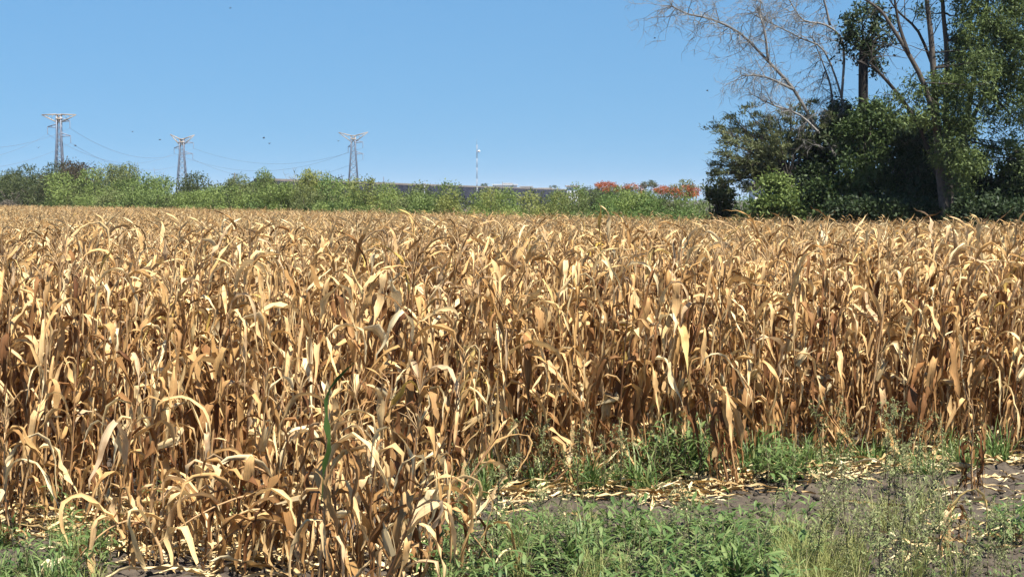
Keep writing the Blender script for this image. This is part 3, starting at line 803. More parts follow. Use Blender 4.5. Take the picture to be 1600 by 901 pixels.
for k in range(18):
    tuft(rw_.uniform(1290, 1530), rw_.uniform(800, 930), rw_.uniform(0.2, 0.42), 'dry pale grass tuft among the tall thin weeds', 'dry pale tufts among the tall thin weeds', True)
for k in range(14):
    feathery(rw_.uniform(1280, 1480), rw_.uniform(740, 800), rw_.uniform(0.45, 0.85), 'tall wispy weed before the front row at right', 'wispy weeds before the front row')
for k in range(14):
    feathery(rw_.uniform(1500, 1640), rw_.uniform(885, 980), rw_.uniform(0.3, 0.55), 'grey-green wispy weed in the bottom right corner', 'wispy weeds in the bottom right corner')
for px, py, h, lb in ((778, 915, 0.85, 'tall dark-stemmed weed rising from the left of the green patch'), (842, 900, 0.62, 'thin stemmed weed left of centre in the green patch'),
                      (1085, 905, 0.72, 'dark-stemmed weed rising right of centre in the green patch'), (735, 820, 0.5, 'thin wispy weed on soil beside the clump'), (1192, 900, 0.6, 'wispy weed at the right of the green patch')):
    feathery(px, py, h, lb, None)
cov = MB()
for _ in range(8000):
    px, py = rw_.uniform(660, 1640), rw_.uniform(815, 1000)
    q0 = noise.noise(Vector((px * 0.012, py * 0.03, 2)))
    dens = 0.95 if px < 1240 and py > 850 else 0.45 if px < 1240 else 0.4
    if px > 1360 and 780 < py < 905: dens = 0.18
    if rw_.random() > dens + q0 * 0.5: continue
    p = gp(px, py); s = rw_.uniform(0.35, 0.8)
    cov.join(OV[rw_.randrange(12)], Matrix.Translation(p + Vector((0, 0, rw_.uniform(0.01, 0.2)))) @ Matrix.Rotation(rw_.uniform(0, 6.28), 4, 'Z') @ Matrix.Rotation(rw_.uniform(-0.9, 0.4), 4, 'Y') @ Matrix.Diagonal((s, s, s, 1)), rw_.random())
put('weed_ground_cover', cov.mesh('weed_ground_cover', M_WEED), label='low mat of small green weed leaves on the soil', cat='ground cover', kind='stuff')

# ------------------------------------------------------------------ foliage helpers
def clusters(m, rng, center, rad, n_cl, n_leaf, size, crad, droop=0.0, flat=1.0, shell=0.5, heading=None, tvar=0.35):
    """leaf faces gathered in clumps spread through an ellipsoid; returns clump centres"""
    cs = []
    for _ in range(n_cl):
        while True:
            q = Vector((rng.uniform(-1, 1), rng.uniform(-1, 1), rng.uniform(-1, 1)))
            if shell * shell * rng.random() < q.length_squared < 1: break
        c = Vector(center) + Vector((q.x * rad[0], q.y * rad[1], q.z * rad[2]))
        cs.append(c); tb = rng.random()
        cr = crad * rng.uniform(0.6, 1.3)
        for _ in range(n_leaf):
            p = c + Vector((rng.gauss(0, cr * .5), rng.gauss(0, cr * .5), rng.gauss(0, cr * .5 * flat)))
            leaf_face(m, rng, p, size, droop, heading, max(0, min(0.999, 0.5 + (tb - 0.5) * 2 * tvar + rng.uniform(-.3, .3))))
    return cs
def leaf_face(m, rng, p, size, droop=0.0, heading=None, t=0.5):
    T = Vector((rng.gauss(0, 1), rng.gauss(0, 1), rng.gauss(0, 1)))
    if heading is not None: T = T * 0.55 + Vector(heading)
    T.normalize(); T.z -= droop; T.normalize()
    S = T.cross(Vector((rng.gauss(0, 1), rng.gauss(0, 1), rng.gauss(0, 1))))
    if S.length < 1e-3: return
    S.normalize()
    L, w = size[0] * rng.uniform(0.6, 1.3), size[1] * rng.uniform(0.6, 1.3) * 0.5
    Nn = S.cross(T) * (w * 0.5)
    m.add([p, p + T * L * .45 - S * w + Nn, p + T * L, p + T * L * .45 + S * w + Nn], [(0, 1, 2, 3)], [(.5, .5, t)] * 4)
def limb(m, rng, a, b, r0, r1, n=6, sag=0.08, sides=5, t=None):
    a, b = Vector(a), Vector(b); L = (b - a).length
    w = Vector((rng.gauss(0, 1), rng.gauss(0, 1), rng.gauss(0, .6))) * L * sag
    pts, rad = [], []
    for i in range(n):
        s = i / (n - 1)
        pts.append(a.lerp(b, s) + w * math.sin(math.pi * s)); rad.append(r0 + (r1 - r0) * s)
    m.tube(pts, rad, sides, rng.random() if t is None else t)
    return pts

# ------------------------------------------------------------------ thicket bushes
rb = random.Random(31)
def bush_pair(rng, wispy=False):
    """unit bush: 1 wide, 1 high"""
    f, s = MB(), MB()
    nb = 13
    for k in range(nb):
        az = rng.uniform(0, 6.28); r = 0.36 * math.sqrt(rng.random()); z = rng.uniform(0.14, 0.84) * (1 - 0.5 * (r / 0.36) ** 2)
        c = Vector((r * math.cos(az), r * math.sin(az), z)); br = rng.uniform(0.15, 0.25)
        tb = rng.random()
        for _ in range(620):
            q = Vector((rng.gauss(0, 1), rng.gauss(0, 1), rng.gauss(0, 1))).normalized() * br * rng.uniform(0.5, 1.12)
            q.z *= 0.75
            leaf_face(f, rng, c + q, (0.045, 0.013) if wispy else (0.035, 0.019), 0.1 if wispy else -0.05, None, max(0, min(.999, tb * .6 + rng.uniform(0, .4))))
        limb(s, rng, (rng.uniform(-.05, .05), rng.uniform(-.05, .05), -0.02), c, 0.014, 0.004, 4, 0.06, 4)
    for k in range(3 if wispy else 1):                             # shoots that break the outline
        az = rng.uniform(0, 6.28); r = 0.42 * math.sqrt(rng.random()); z0 = 0.75 * (1 - 0.6 * (r / 0.42) ** 2)
        p = Vector((r * math.cos(az), r * math.sin(az), z0)); d = Vector((math.cos(az) * .5, math.sin(az) * .5, 1)).normalized()
        L = rng.uniform(0.08, 0.2)
        tb = rng.random()
        for _ in range(22): leaf_face(f, rng, p + d * L * rng.random() + Vector((rng.gauss(0, .012), rng.gauss(0, .012), 0)), (0.04, 0.016), -0.2, d, tb)
        s.tube([p - d * 0.1, p + d * L], [0.003, 0.0015], 3, rng.random(), False)
    return f, s
BUSH = [bush_pair(rb, i % 2 == 1) for i in range(7)]
BUSH_ST = [s.mesh('stem', M_BARK) for _, s in BUSH]
BUSH_FO = {}
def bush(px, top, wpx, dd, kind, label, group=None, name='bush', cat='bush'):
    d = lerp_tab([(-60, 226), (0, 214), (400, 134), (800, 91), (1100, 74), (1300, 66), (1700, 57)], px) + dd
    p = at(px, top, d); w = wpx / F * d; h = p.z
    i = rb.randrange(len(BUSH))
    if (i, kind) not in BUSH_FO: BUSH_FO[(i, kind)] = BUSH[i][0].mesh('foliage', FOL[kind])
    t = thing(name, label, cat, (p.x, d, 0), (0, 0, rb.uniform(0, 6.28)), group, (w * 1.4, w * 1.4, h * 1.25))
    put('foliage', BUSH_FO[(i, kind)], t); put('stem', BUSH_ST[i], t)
KN = {'dark': 'dark olive bush', 'rusty': 'rusty-tipped dark bush', 'bright': 'bright green bush', 'mid': 'mid green bush', 'yellow': 'yellow-green bush', 'olive': 'dull olive bush', 'grey': 'grey dried brush', 'lime': 'light green bush'}
BZ = [(130, 'below the nearest pylon at far left'), (250, 'between the first and second pylons'), (340, 'below the second pylon'), (450, 'right of the second pylon'), (620, 'below the third pylon'),
      (800, 'below the thin mast'), (930, 'before the far white buildings'), (1080, 'below the red flowering trees'), (9999, 'beside the feathery mesquite')]
BL = [(-20,262,90,4,'dark'),(12,266,70,3,'dark'),(40,259,70,8,'dark'),(70,256,80,5,'dark'),(98,253,60,10,'rusty'),(122,258,60,8,'rusty'),(28,298,60,1,'grey'),
      (92,278,60,3,'dark'),(112,270,80,2,'bright'),(150,264,90,6,'bright'),(180,260,60,9,'olive'),(205,262,60,10,'olive'),(228,268,60,10,'mid'),(128,292,70,1,'olive'),(165,288,80,2,'bright'),
      (190,295,70,1,'olive'),(215,282,80,3,'mid'),(252,275,70,6,'mid'),(245,298,70,1,'mid'),(280,270,60,12,'dark'),(305,275,70,10,'dark'),(335,276,80,12,'mid'),(320,279,70,16,'dark'),(360,279,70,16,'dark'),(300,300,70,2,'bright'),(335,296,80,3,'bright'),
      (372,292,80,3,'bright'),(372,283,60,14,'dark'),(400,275,60,14,'dark'),(388,274,60,10,'olive'),(412,276,50,10,'mid'),(428,278,50,12,'olive'),(408,297,70,2,'lime'),(440,293,70,3,'bright'),(470,278,70,8,'yellow'),(492,274,60,8,'yellow'),(475,298,70,1,'olive'),
      (515,287,70,5,'lime'),(548,287,80,3,'bright'),(585,289,80,4,'yellow'),(560,302,60,1,'mid'),(620,295,70,3,'bright'),(650,298,70,3,'olive'),(685,296,70,3,'mid'),(715,299,60,3,'yellow'),
      (655,306,60,1,'mid'),(742,300,60,3,'bright'),(770,301,60,3,'yellow'),(800,302,70,3,'bright'),(832,304,70,2,'yellow'),(862,308,60,2,'yellow'),(885,304,60,6,'mid'),(905,300,60,9,'mid'),
      (900,312,60,1,'olive'),(945,294,80,4,'bright'),(985,295,80,4,'bright'),(965,304,70,1,'lime'),(1015,301,60,7,'mid'),(1045,304,60,7,'dark'),(1030,313,70,1,'lime'),(1070,308,60,4,'mid'),
      (1092,304,50,4,'olive'),(1075,319,60,1,'lime'),(1110,312,50,3,'mid'),(1135,322,60,1,'yellow'),(1165,318,60,2,'lime'),(1150,306,50,4,'mid'),(1178,309,60,3,'lime'),(1200,312,50,4,'mid'),(1185,325,50,1,'yellow')]
for px, top, w, dd, kd in BL:
    if 410 < px < 930: top -= 8.5 if 560 < px < 810 else 5.5
    z = next(s for lim, s in BZ if px < lim)
    bush(px, top, w, dd, kd, KN[kd] + ' in the thicket ' + z, KN[kd].replace('bush', 'bushes') + ' ' + z)
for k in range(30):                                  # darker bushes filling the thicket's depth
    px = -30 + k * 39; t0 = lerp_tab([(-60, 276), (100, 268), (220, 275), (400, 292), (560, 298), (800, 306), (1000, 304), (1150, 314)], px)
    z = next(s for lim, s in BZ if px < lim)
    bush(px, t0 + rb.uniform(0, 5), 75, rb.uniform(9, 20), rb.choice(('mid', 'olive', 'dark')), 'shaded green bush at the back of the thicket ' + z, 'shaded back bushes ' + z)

# red flowering trees, house-side trees
def spread_tree(name, px, top, wpx, d, kinds, label, group=None, flat=0.38):
    r = random.Random(int(px)); p = at(px, top, d); w = wpx / F * d
    t = thing(name, label, 'tree', (p.x, d, 0), (0, 0, 0), group)
    tr = MB(); h = p.z; ch = min(h * .6, w * flat)
    cs_all = []
    for kd, share, lift in kinds:
        cr = MB()
        cs = clusters(cr, r, (0, 0, h - ch * .55 + lift * ch), (w * .5, w * .5, ch * .5), int(34 * share), 60, (w * .045, w * .03), w * .13, 0.0, .6, .6)
        put('crown' if kd != 'red' else 'blossom', cr.mesh('crown', FOL[kd]), t); cs_all += cs
    fork = Vector((0, 0, h * .45)); limb(tr, r, (0, 0, -.05), fork, w * .035, w * .025, 5, .03)
    for c in cs_all[::4]: limb(tr, r, fork, c, w * .014, w * .004, 4, .06, 4)
    put('trunk', tr.mesh('trunk', M_BARK), t)
spread_tree('flowering_tree', 950, 286, 44, 330, (('red', .9, .12), ('mid', .6, -.1)), 'red flowering tree with domed crown, left of the red pair beyond the thicket')
spread_tree('flowering_tree', 985, 288.5, 46, 345, (('red', .35, .1), ('dark', .9, -.05)), 'low dark tree with scattered red blossom between the red crowns')
spread_tree('flowering_tree', 1036, 292, 34, 320, (('red', 1.0, .1), ('mid', .3, -.1)), 'orange-red flowering tree just right of the bare grey crown')
spread_tree('flowering_tree', 1070, 286.5, 58, 300, (('red', .9, -.05), ('olive', .5, .25)), 'wide red flowering tree with green top nearest the big trees')
spread_tree('dark_tree', 1013, 281.5, 32, 420, (('grey', .5, 0), ('dark', .5, 0)), 'thin grey-green tree crown between the red flowering trees')
spread_tree('dark_tree', 918, 292.5, 40, 420, (('dark', 1, 0),), 'dark green tree right of the small far house')
spread_tree('dark_tree', 757, 286.5, 12, 880, (('dark', 1, 0),), 'tiny dark tree on the embankment left of the long white building')
spread_tree('dark_tree', 864, 289, 14, 1150, (('dark', .7, 0),), 'tiny dark tree between the white building and the house')

# bare shrubs in the thicket
def bare(name, px, base, top, d, spread, n, mat, label, rr, seed):
    r = random.Random(seed); p = at(px, top, d); h = p.z
    t = thing(name, label, 'shrub', (p.x, d, 0))
    m = MB()
    for _ in range(n):
        e = Vector((r.gauss(0, spread), r.gauss(0, spread), h * r.uniform(.7, 1.0)))
        pts = limb(m, r, (r.uniform(-.1, .1), r.uniform(-.1, .1), -.05), e, rr, rr * .3, 6, .07, 4)
        for q in pts[2:]:
            for _ in range(3): limb(m, r, q, q + Vector((r.gauss(0, .35), r.gauss(0, .35), r.uniform(.1, .7))) * h * .16, rr * .4, rr * .15, 3, .08, 3)
    put('branch', m.mesh('branch', mat), t)
bare('bare_shrub', 458, 300, 269, 150, 1.1, 7, M_PBARK, 'leafless grey shrub poking above the thicket, left of the third pylon', .035, 1)
bare('bare_shrub', 222, 290, 258, 190, 1.4, 8, M_PBARK, 'sparse leafless shrub above the thicket between the first two pylons', .04, 2)
bare('bare_shrub', 35, 320, 294, 212, 1.6, 14, M_PBARK, 'dry grey leafless brush at the foot of the thicket, far left', .04, 3)
bare('bare_shrub', 1098, 330, 300, 77, .35, 5, M_PBARK, 'pale leafless stems beside the mesquite', .02, 4)
bare('dead_stump', 531, 290, 273, 128, .15, 2, M_BARK, 'dark dead stub standing just left of the third pylon', .09, 5)
bare('dead_stump', 573, 290, 275, 128, .5, 2, M_BARK, 'forked dead stub just right of the third pylon', .06, 6)

# ------------------------------------------------------------------ the big trees at right
def polyl(px_pts, d, dj=0.0, rng=None):
    return [at(x, y, d + (rng.uniform(-dj, dj) if rng else 0)) for x, y in px_pts]
def smooth(pts, k=3):
    out = []
    for a, b, c, e in zip([pts[0]] + pts[:-2], pts[:-1], pts[1:], pts[2:] + [pts[-1]]):
        for i in range(k):
            t = i / k
            out.append(0.5 * ((2 * b) + (c - a) * t + (2 * a - 5 * b + 4 * c - e) * t * t + (3 * b - a - 3 * c + e) * t ** 3))
    out.append(pts[-1]); return out
def twiggy(m, rng, p, d, L, r, depth, bend=0.25, kids=4, grav=-0.12):
    pts, rad = [p.copy()], [r]; n = 5; q = p.copy(); dv = d.normalized()
    for i in range(n):
        dv = (dv + Vector((rng.gauss(0, bend), rng.gauss(0, bend), rng.gauss(0, bend) + grav * .3))).normalized()
        q = q + dv * L / n; pts.append(q.copy()); rad.append(r * (1 - .8 * (i + 1) / n))
    m.tube(pts, rad, 4 if depth else 3, rng.random(), False)
    if depth:
        for k in range(kids):
            i = rng.randint(1, n); dd = (dv * .8 + Vector((rng.gauss(0, .7), rng.gauss(0, .7), rng.gauss(0, .6) + grav))).normalized()
            twiggy(m, rng, pts[i], dd, L * rng.uniform(.4, .7), max(.006, rad[i] * .6 + .002), depth - 1, bend, kids, grav)

def tree_root(name, label, px, d, cat='tree'):
    return thing(name, label, cat, (at(px, 312, d).x, d, 0))
def part(nm, m, mat, root):
    mt = Matrix.Translation(-root.location)
    for i, v in enumerate(m.v): m.v[i] = tuple(mt @ Vector(v))
    return put(nm, m.mesh(nm, mat), root)

# leafless pale tree leaning to the left
r = random.Random(41); d = 69.3
root = tree_root('bare_tree', 'leafless pale tree leaning far out to the left', 1340, d)
tr, bw = MB(), MB()
main = smooth(polyl([(1345, 348), (1340, 315), (1327, 275), (1280, 208), (1240, 140), (1200, 96), (1156, 52), (1110, 30), (1075, 22), (1050, 10)], d, .15, r))
k = len(main); rad = [0.075 * (1 - .92 * i / k) + .012 for i in range(k)]
main[0].z = -.1
tr.tube(main, rad, 7, .6)
sec = [smooth(polyl(q, d + o, .15, r)) for q, o in (([(1322, 262), (1316, 190), (1315, 152), (1288, 80), (1252, 60), (1208, 38), (1190, 30)], .8), ([(1315, 152), (1318, 70), (1292, 40), (1256, 32), (1238, 8), (1228, -10)], .8),
        ([(1297, 40), (1290, 10), (1283, -15)], .8), ([(1280, 208), (1250, 180), (1210, 165), (1180, 150)], -.3), ([(1240, 140), (1195, 120), (1160, 118)], -.4), ([(1305, 240), (1300, 150), (1290, 110), (1270, 60)], 1.0), ([(1200, 96), (1195, 50), (1187, 20), (1190, -5)], 0))]
for q in sec:
    kk = len(q); tr.tube(q, [0.045 * (1 - .85 * i / kk) + .008 for i in range(kk)], 5, r.random())
for line, n0, ln in [(main[8:], 4, 1.0)] + [(q[2:], 3, .8) for q in sec]:
    for q in line:
        for _ in range(n0):
            if r.random() < .2: continue
            dv = Vector((r.gauss(-.5, .5), r.gauss(0, .5), r.gauss(.15, .75)))
            twiggy(bw, r, q, dv, r.uniform(.5, 1.5) * ln, .016, 2, .2, 5)
part('trunk', tr, M_PBARK, root); part('branches', bw, M_PBARK, root)

# lopped tree with a dark ball of leaves on a straight trunk
r = random.Random(42); d = 69.0
root = tree_root('lopped_tree', 'lopped tree with a round dark leaf ball on a straight black trunk', 1350, d)
tr, cr = MB(), MB()
q = smooth(polyl([(1352, 348), (1351, 250), (1349, 172), (1349, 96), (1351, 72)], d)); q[0].z = -.1
tr.tube(q, [.2 - .05 * i / len(q) for i in range(len(q))], 8, .1)
top = at(1354, 56, d)
cs = clusters(cr, r, top, (1.0, .9, 1.25), 46, 62, (.17, .075), .34, .25, 1.0, .55)
for c in cs[::2]: limb(tr, r, q[-1], c, .045, .012, 4, .08, 4)
for dx in (-.5, .3, .7): limb(tr, r, q[-2], top + Vector((dx, 0, r.uniform(-.4, .6))), .09, .03, 5, .06, 5)
part('trunk', tr, M_DBARK, root); part('crown', cr, FOL['deep'], root)

# tall gum tree, several stems
def stems_of(m, rng, lines, d, r0, r1, t=.4):
    out = []
    for pts_, o, k in lines:
        q = smooth(polyl(pts_, d + o, .1, rng))
        if pts_[0][1] > 340: q[0].z = -.1
        m.tube(q, [(r0 + (r1 - r0) * i / len(q)) * k for i in range(len(q))], 7, t + rng.uniform(-.2, .2)); out.append(q)
    return out
r = random.Random(43); d = 64.0
root = tree_root('gum_tree', 'tall many-stemmed gum tree with drooping sparse green foliage', 1475, d)
tr, cr, tw = MB(), MB(), MB()
lines = stems_of(tr, r, [([(1478, 349), (1470, 280), (1464, 200), (1460, 130), (1455, 60), (1448, 0), (1440, -60)], 0, 1.0), ([(1486, 349), (1482, 260), (1478, 180), (1480, 90), (1474, 20), (1470, -60)], .6, .9),
      ([(1474, 300), (1440, 205), (1405, 150), (1375, 115), (1358, 98)], .4, .55), ([(1466, 205), (1443, 130), (1418, 82), (1395, 45), (1375, 16), (1340, -8)], -.5, .6), ([(1420, 85), (1405, 40), (1398, 0), (1392, -30)], -.5, .4), ([(1495, 349), (1498, 270), (1510, 190), (1525, 100), (1540, 20), (1550, -50)], 1.0, .8),
      ([(1458, 105), (1435, 50), (1405, 20), (1390, 0)], .3, .35), ([(1505, 210), (1545, 140), (1580, 90), (1610, 40)], .6, .5)], d, .17, .05)
for q in lines:
    for p in q[4:]:
        if r.random() < .8: twiggy(tw, r, p, Vector((r.gauss(0, .7), r.gauss(0, .5), r.uniform(.1, 1.2))), r.uniform(.6, 1.6), .02, 2, .2, 3)
def crown_px(m, rng, specs, d, size, droop, per=62, cr_=.38, heading=None, flat=1.0):
    cs = []
    for px, py, rx, ry, n, o in specs:
        c = at(px, py, d + o); k = d / F
        cs += clusters(m, rng, c, (rx * k, max(rx, ry) * k * .8, ry * k), n, per, size, cr_, droop, flat, .5, heading)
    return cs
GUM = [(1545, 60, 55, 70, 44, 0), (1520, 130, 45, 55, 40, -.8), (1575, 150, 45, 60, 34, .5), (1500, 195, 28, 30, 15, -.6), (1560, 230, 30, 35, 12, .5), (1590, 40, 35, 60, 26, -.5), (1500, 50, 25, 40, 12, .8), (1540, -30, 70, 40, 50, 0),
       (1480, -20, 36, 30, 10, 0), (1415, 130, 26, 40, 3, -.4), (1410, 165, 24, 22, 4, .2), (1440, 175, 25, 35, 8, -.5), (1440, 20, 22, 20, 2, .4), (1620, 100, 40, 90, 20, 0), (1580, 300, 40, 40, 18, 1.0), (1530, 90, 60, 80, 26, 1.2), (1580, 100, 50, 110, 26, 1.5), (1490, 100, 18, 60, 14, .8), (1470, 160, 22, 50, 14, -.6), (1490, 240, 30, 40, 16, -.8), (1510, 270, 26, 40, 14, -.6), (1610, 230, 30, 60, 16, 0)]
cs = crown_px(cr, r, GUM, d, (.17, .045), .5, 98, .36)
for c in cs[::3]:
    near = min((p for q in lines for p in q[3:]), key=lambda p: (p - c).length)
    limb(tw, r, near, c, .03, .008, 5, .08, 4)
part('trunk', tr, M_BARK, root); part('branches', tw, M_BARK, root); part('crown', cr, FOL['gum'], root)

# feathery mesquite on the left side
r = random.Random(44); d = 69.5
root = tree_root('mesquite_tree', 'grey-green mesquite tree with feathery layered branches', 1235, d)
tr, cr = MB(), MB()
base = [Vector((at(1245, 312, d).x, d, -.1)), at(1240, 312, d), at(1232, 285, d)]
tr.tube(base, [.16, .13, .1], 6, .3)
tips = []
for px, py in ((1125, 200), (1135, 225), (1128, 258), (1140, 285), (1150, 185), (1175, 180), (1130, 240), (1160, 250), (1165, 215), (1195, 195), (1215, 190), (1185, 235), (1150, 270), (1120, 275), (1240, 180), (1210, 220), (1175, 265), (1255, 200), (1205, 255), (1145, 210), (1190, 212), (1170, 290), (1268, 170), (1290, 190)):
    e = at(px + r.uniform(-4, 4), py + r.uniform(-4, 4), d + r.uniform(-1.5, 1.5)); mid = base[-1].lerp(e, .45) + Vector((0, 0, .25))
    q = smooth([base[-1], mid, e], 4); tr.tube(q, [.05 * (1 - .85 * i / len(q)) + .006 for i in range(len(q))], 5, r.random())
    tips.append(q)
for q in tips:
    for p in q[3:]:
        dv = (q[-1] - q[3]).normalized()
        for _ in range(3): twiggy(tr, r, p, dv + Vector((r.gauss(0, .5), r.gauss(0, .5), r.gauss(.1, .3))), r.uniform(.3, .7), .01, 1, .2, 3)
        clusters(cr, r, p + dv * .2, (.45, .45, .16), 4, 26, (.16, .04), .2, 0, .45, 0, dv)
part('trunk', tr, M_BARK, root); part('crown', cr, FOL['mesq'], root)

# dense dark shrubs and small trees under the tall ones
def dense(name, label, px, d, specs, kind, size, per=90, crad=.36, seed=1, cat='tree', droop=.1):
    r = random.Random(seed); root = tree_root(name, label, px, d, cat)
    tr, cr = MB(), MB()
    cs = crown_px(cr, r, specs, d, size, droop, per, crad)
    b = Vector((at(px, 312, d).x, d, -.1)); fork = b + Vector((0, 0, 1.1))
    limb(tr, r, b, fork, .11, .09, 4, .03, 6)
    for c in cs[::3]: limb(tr, r, fork, c, .04, .01, 5, .07, 4)
    part('trunk', tr, M_BARK, root); part('crown', cr, FOL[kind], root)
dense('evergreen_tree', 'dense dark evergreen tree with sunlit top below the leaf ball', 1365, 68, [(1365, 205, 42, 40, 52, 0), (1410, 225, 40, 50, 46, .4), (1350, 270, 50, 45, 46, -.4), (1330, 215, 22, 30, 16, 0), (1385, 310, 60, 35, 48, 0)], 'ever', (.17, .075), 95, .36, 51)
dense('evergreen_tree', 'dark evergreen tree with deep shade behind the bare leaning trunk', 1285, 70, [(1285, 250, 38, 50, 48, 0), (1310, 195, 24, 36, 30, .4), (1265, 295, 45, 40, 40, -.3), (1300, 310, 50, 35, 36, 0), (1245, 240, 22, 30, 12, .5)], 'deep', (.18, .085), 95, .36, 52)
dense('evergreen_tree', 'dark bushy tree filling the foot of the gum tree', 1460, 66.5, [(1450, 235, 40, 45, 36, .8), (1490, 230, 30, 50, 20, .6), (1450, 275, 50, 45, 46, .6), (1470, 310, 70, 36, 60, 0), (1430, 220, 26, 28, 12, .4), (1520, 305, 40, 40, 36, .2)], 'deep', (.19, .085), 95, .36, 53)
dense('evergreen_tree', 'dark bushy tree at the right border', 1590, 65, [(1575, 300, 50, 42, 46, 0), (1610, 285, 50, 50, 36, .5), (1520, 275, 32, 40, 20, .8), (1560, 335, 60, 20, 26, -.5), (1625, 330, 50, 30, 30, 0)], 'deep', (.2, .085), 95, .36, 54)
dense('round_shrub', 'bright green leafy shrub at the left foot of the dark trees', 1212, 67.5, [(1212, 305, 30, 28, 26, 0), (1190, 322, 26, 18, 14, -.2), (1240, 325, 30, 16, 16, -.3)], 'mid', (.16, .085), 90, .3, 55, 'shrub')
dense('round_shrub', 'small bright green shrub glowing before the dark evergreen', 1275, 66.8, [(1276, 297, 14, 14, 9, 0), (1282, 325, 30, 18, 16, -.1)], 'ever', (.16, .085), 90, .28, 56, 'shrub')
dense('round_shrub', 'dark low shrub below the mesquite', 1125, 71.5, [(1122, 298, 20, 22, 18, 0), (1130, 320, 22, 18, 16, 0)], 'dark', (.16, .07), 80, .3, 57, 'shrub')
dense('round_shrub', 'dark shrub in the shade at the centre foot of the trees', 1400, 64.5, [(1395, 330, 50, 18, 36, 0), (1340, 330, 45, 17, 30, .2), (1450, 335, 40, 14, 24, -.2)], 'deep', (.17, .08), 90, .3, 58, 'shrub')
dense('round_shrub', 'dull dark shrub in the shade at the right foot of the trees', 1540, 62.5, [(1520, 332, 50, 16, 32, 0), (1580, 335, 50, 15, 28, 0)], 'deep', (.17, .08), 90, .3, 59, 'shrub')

# ------------------------------------------------------------------ pylons, wires, mast, poles
M_STEEL = flat_mat('galvanised_steel', (0.24, 0.27, 0.33), .55, .3, .1, .5)
M_CREAM = flat_mat('weathered_cream_steel', (0.40, 0.31, 0.215), .6, .1, .1, .5)
M_INS = flat_mat('insulator_glass', (0.30, 0.34, 0.40), .3, 0, .1, 4)
M_WIRE = flat_mat('power_cable', (0.20, 0.22, 0.26), .6, .4, .05, 1)
M_WHITE = flat_mat('white_paint', (0.80, 0.80, 0.78), .5, 0, .04, 2)
def pylon(px, d, ypx, arms, horns, label, group):
    """ypx: rows of top, waist, foot in the photo; arms: (side, row, reach px); horns: (x offset, row) pairs"""
    k = d / F; c = at(px, ypx['top'], d); root = thing('power_pylon', label, 'pylon', (c.x, d, 0), (0, 0, 0), group)
    Z = lambda y: at(px, y, d).z
    wt, wb = 3.4 * k, 3.4 * k
    zt, zw = Z(ypx['top']), Z(ypx['waist']); foot = ypx['foot'] * k
    W_ = lambda z: wt if z >= zw else wt + (foot - wt) * (1 - z / zw)
    for sx in (-1, 1):
        for sy in (-1, 1):
            m = MB(); m.tube([(sx * foot, sy * foot, -.1), (sx * wt, sy * wt, zw), (sx * wt, sy * wt, zt)], [.30, .26, .22], 4, .5); put('leg', m.mesh('leg', M_STEEL), root)
    br = MB(); lv = [0]; z = 0.0
    while z < zw - 1: z += max(2.2, W_(z) * 1.7); lv.append(min(z, zw))
    while lv[-1] < zt - 1.2: lv.append(min(zt, lv[-1] + 2.4))
    for a, b in zip(lv, lv[1:]):
        wa, wb2 = W_(a), W_(b)
        for s in (-1, 1):
            for p, q in (((-wa, s * wa, a), (wb2, s * wb2, b)), ((wa, s * wa, a), (-wb2, s * wb2, b)), ((s * wa, -wa, a), (s * wb2, wb2, b)), ((s * wa, wa, a), (s * wb2, -wb2, b)), ((-wb2, s * wb2, b), (wb2, s * wb2, b)), ((s * wb2, -wb2, b), (s * wb2, wb2, b))):
                br.tube([p, q], .085, 3, .5, False)
    put('bracing', br.mesh('bracing', M_STEEL), root)
    hd = MB(); hd.box((0, 0, zt - 1.5), (2 * wt + .5, 2 * wt + .5, .3)); hd.box((0, 0, zt - .1), (2 * wt + .5, 2 * wt + .5, .35))
    for s in (-1, 1):
        for u in (-1, 1): hd.tube([(s * wt, u * wt, zt - 3.6), (-s * wt, u * wt, zt)], .14, 4, .5); hd.tube([(u * wt, s * wt, zt - 3.6), (u * wt, -s * wt, zt)], .14, 4, .5)
    put('tower_head', hd.mesh('tower_head', M_CREAM), root)
    for dx, row in horns:
        m = MB(); e = Vector((dx * k, 0, Z(row))); s = 1 if dx > 0 else -1
        for u in (-1, 1):
            m.tube([(s * wt, u * wt, zt), e], [.2, .14], 4, .5); m.tube([(s * wt, u * wt, zt - 2.6), e], [.18, .12], 4, .5)
        for t in (.25, .5, .75):
            a = Vector((s * wt, 0, zt)).lerp(e, t); b = Vector((s * wt, 0, zt - 2.6)).lerp(e, min(1, t + .12)); m.tube([a, b], .09, 3, .5)
        put('earth_wire_arm', m.mesh('earth_wire_arm', M_CREAM), root)
    ends = []
    for side, row, reach in arms:
        m = MB(); e = Vector((side * reach * k, 0, Z(row)))
        for u in (-1, 1):
            m.tube([(side * wt, u * wt, e.z + .9), e], [.18, .12], 4, .5); m.tube([(side * wt, u * wt, e.z - .25), e + Vector((0, 0, -.1))], [.18, .12], 4, .5)
        m.tube([Vector((side * wt, 0, e.z + .9)).lerp(e, .5), Vector((side * wt, 0, e.z - .25)).lerp(e, .6)], .09, 3, .5)
        a = put('cross_arm', m.mesh('cross_arm', M_STEEL), root)
        n = MB(); pts = [e + Vector((0, 0, -.1 - .3 * i)) for i in range(9)]; n.tube(pts, [.16 if i % 2 else .09 for i in range(9)], 6, .5)
        put('insulator', n.mesh('insulator', M_INS), a)
        ends.append(root.location + pts[-1])
    return ends
PG = None
E1 = pylon(92, 663, {'top': 179, 'waist': 216, 'foot': 8.6}, [(1, 189, 17), (-1, 198, 18), (1, 212, 18)], [(-27, 179.5), (27, 179.5)], 'nearest steel lattice pylon with flat top beam, farthest left', PG)
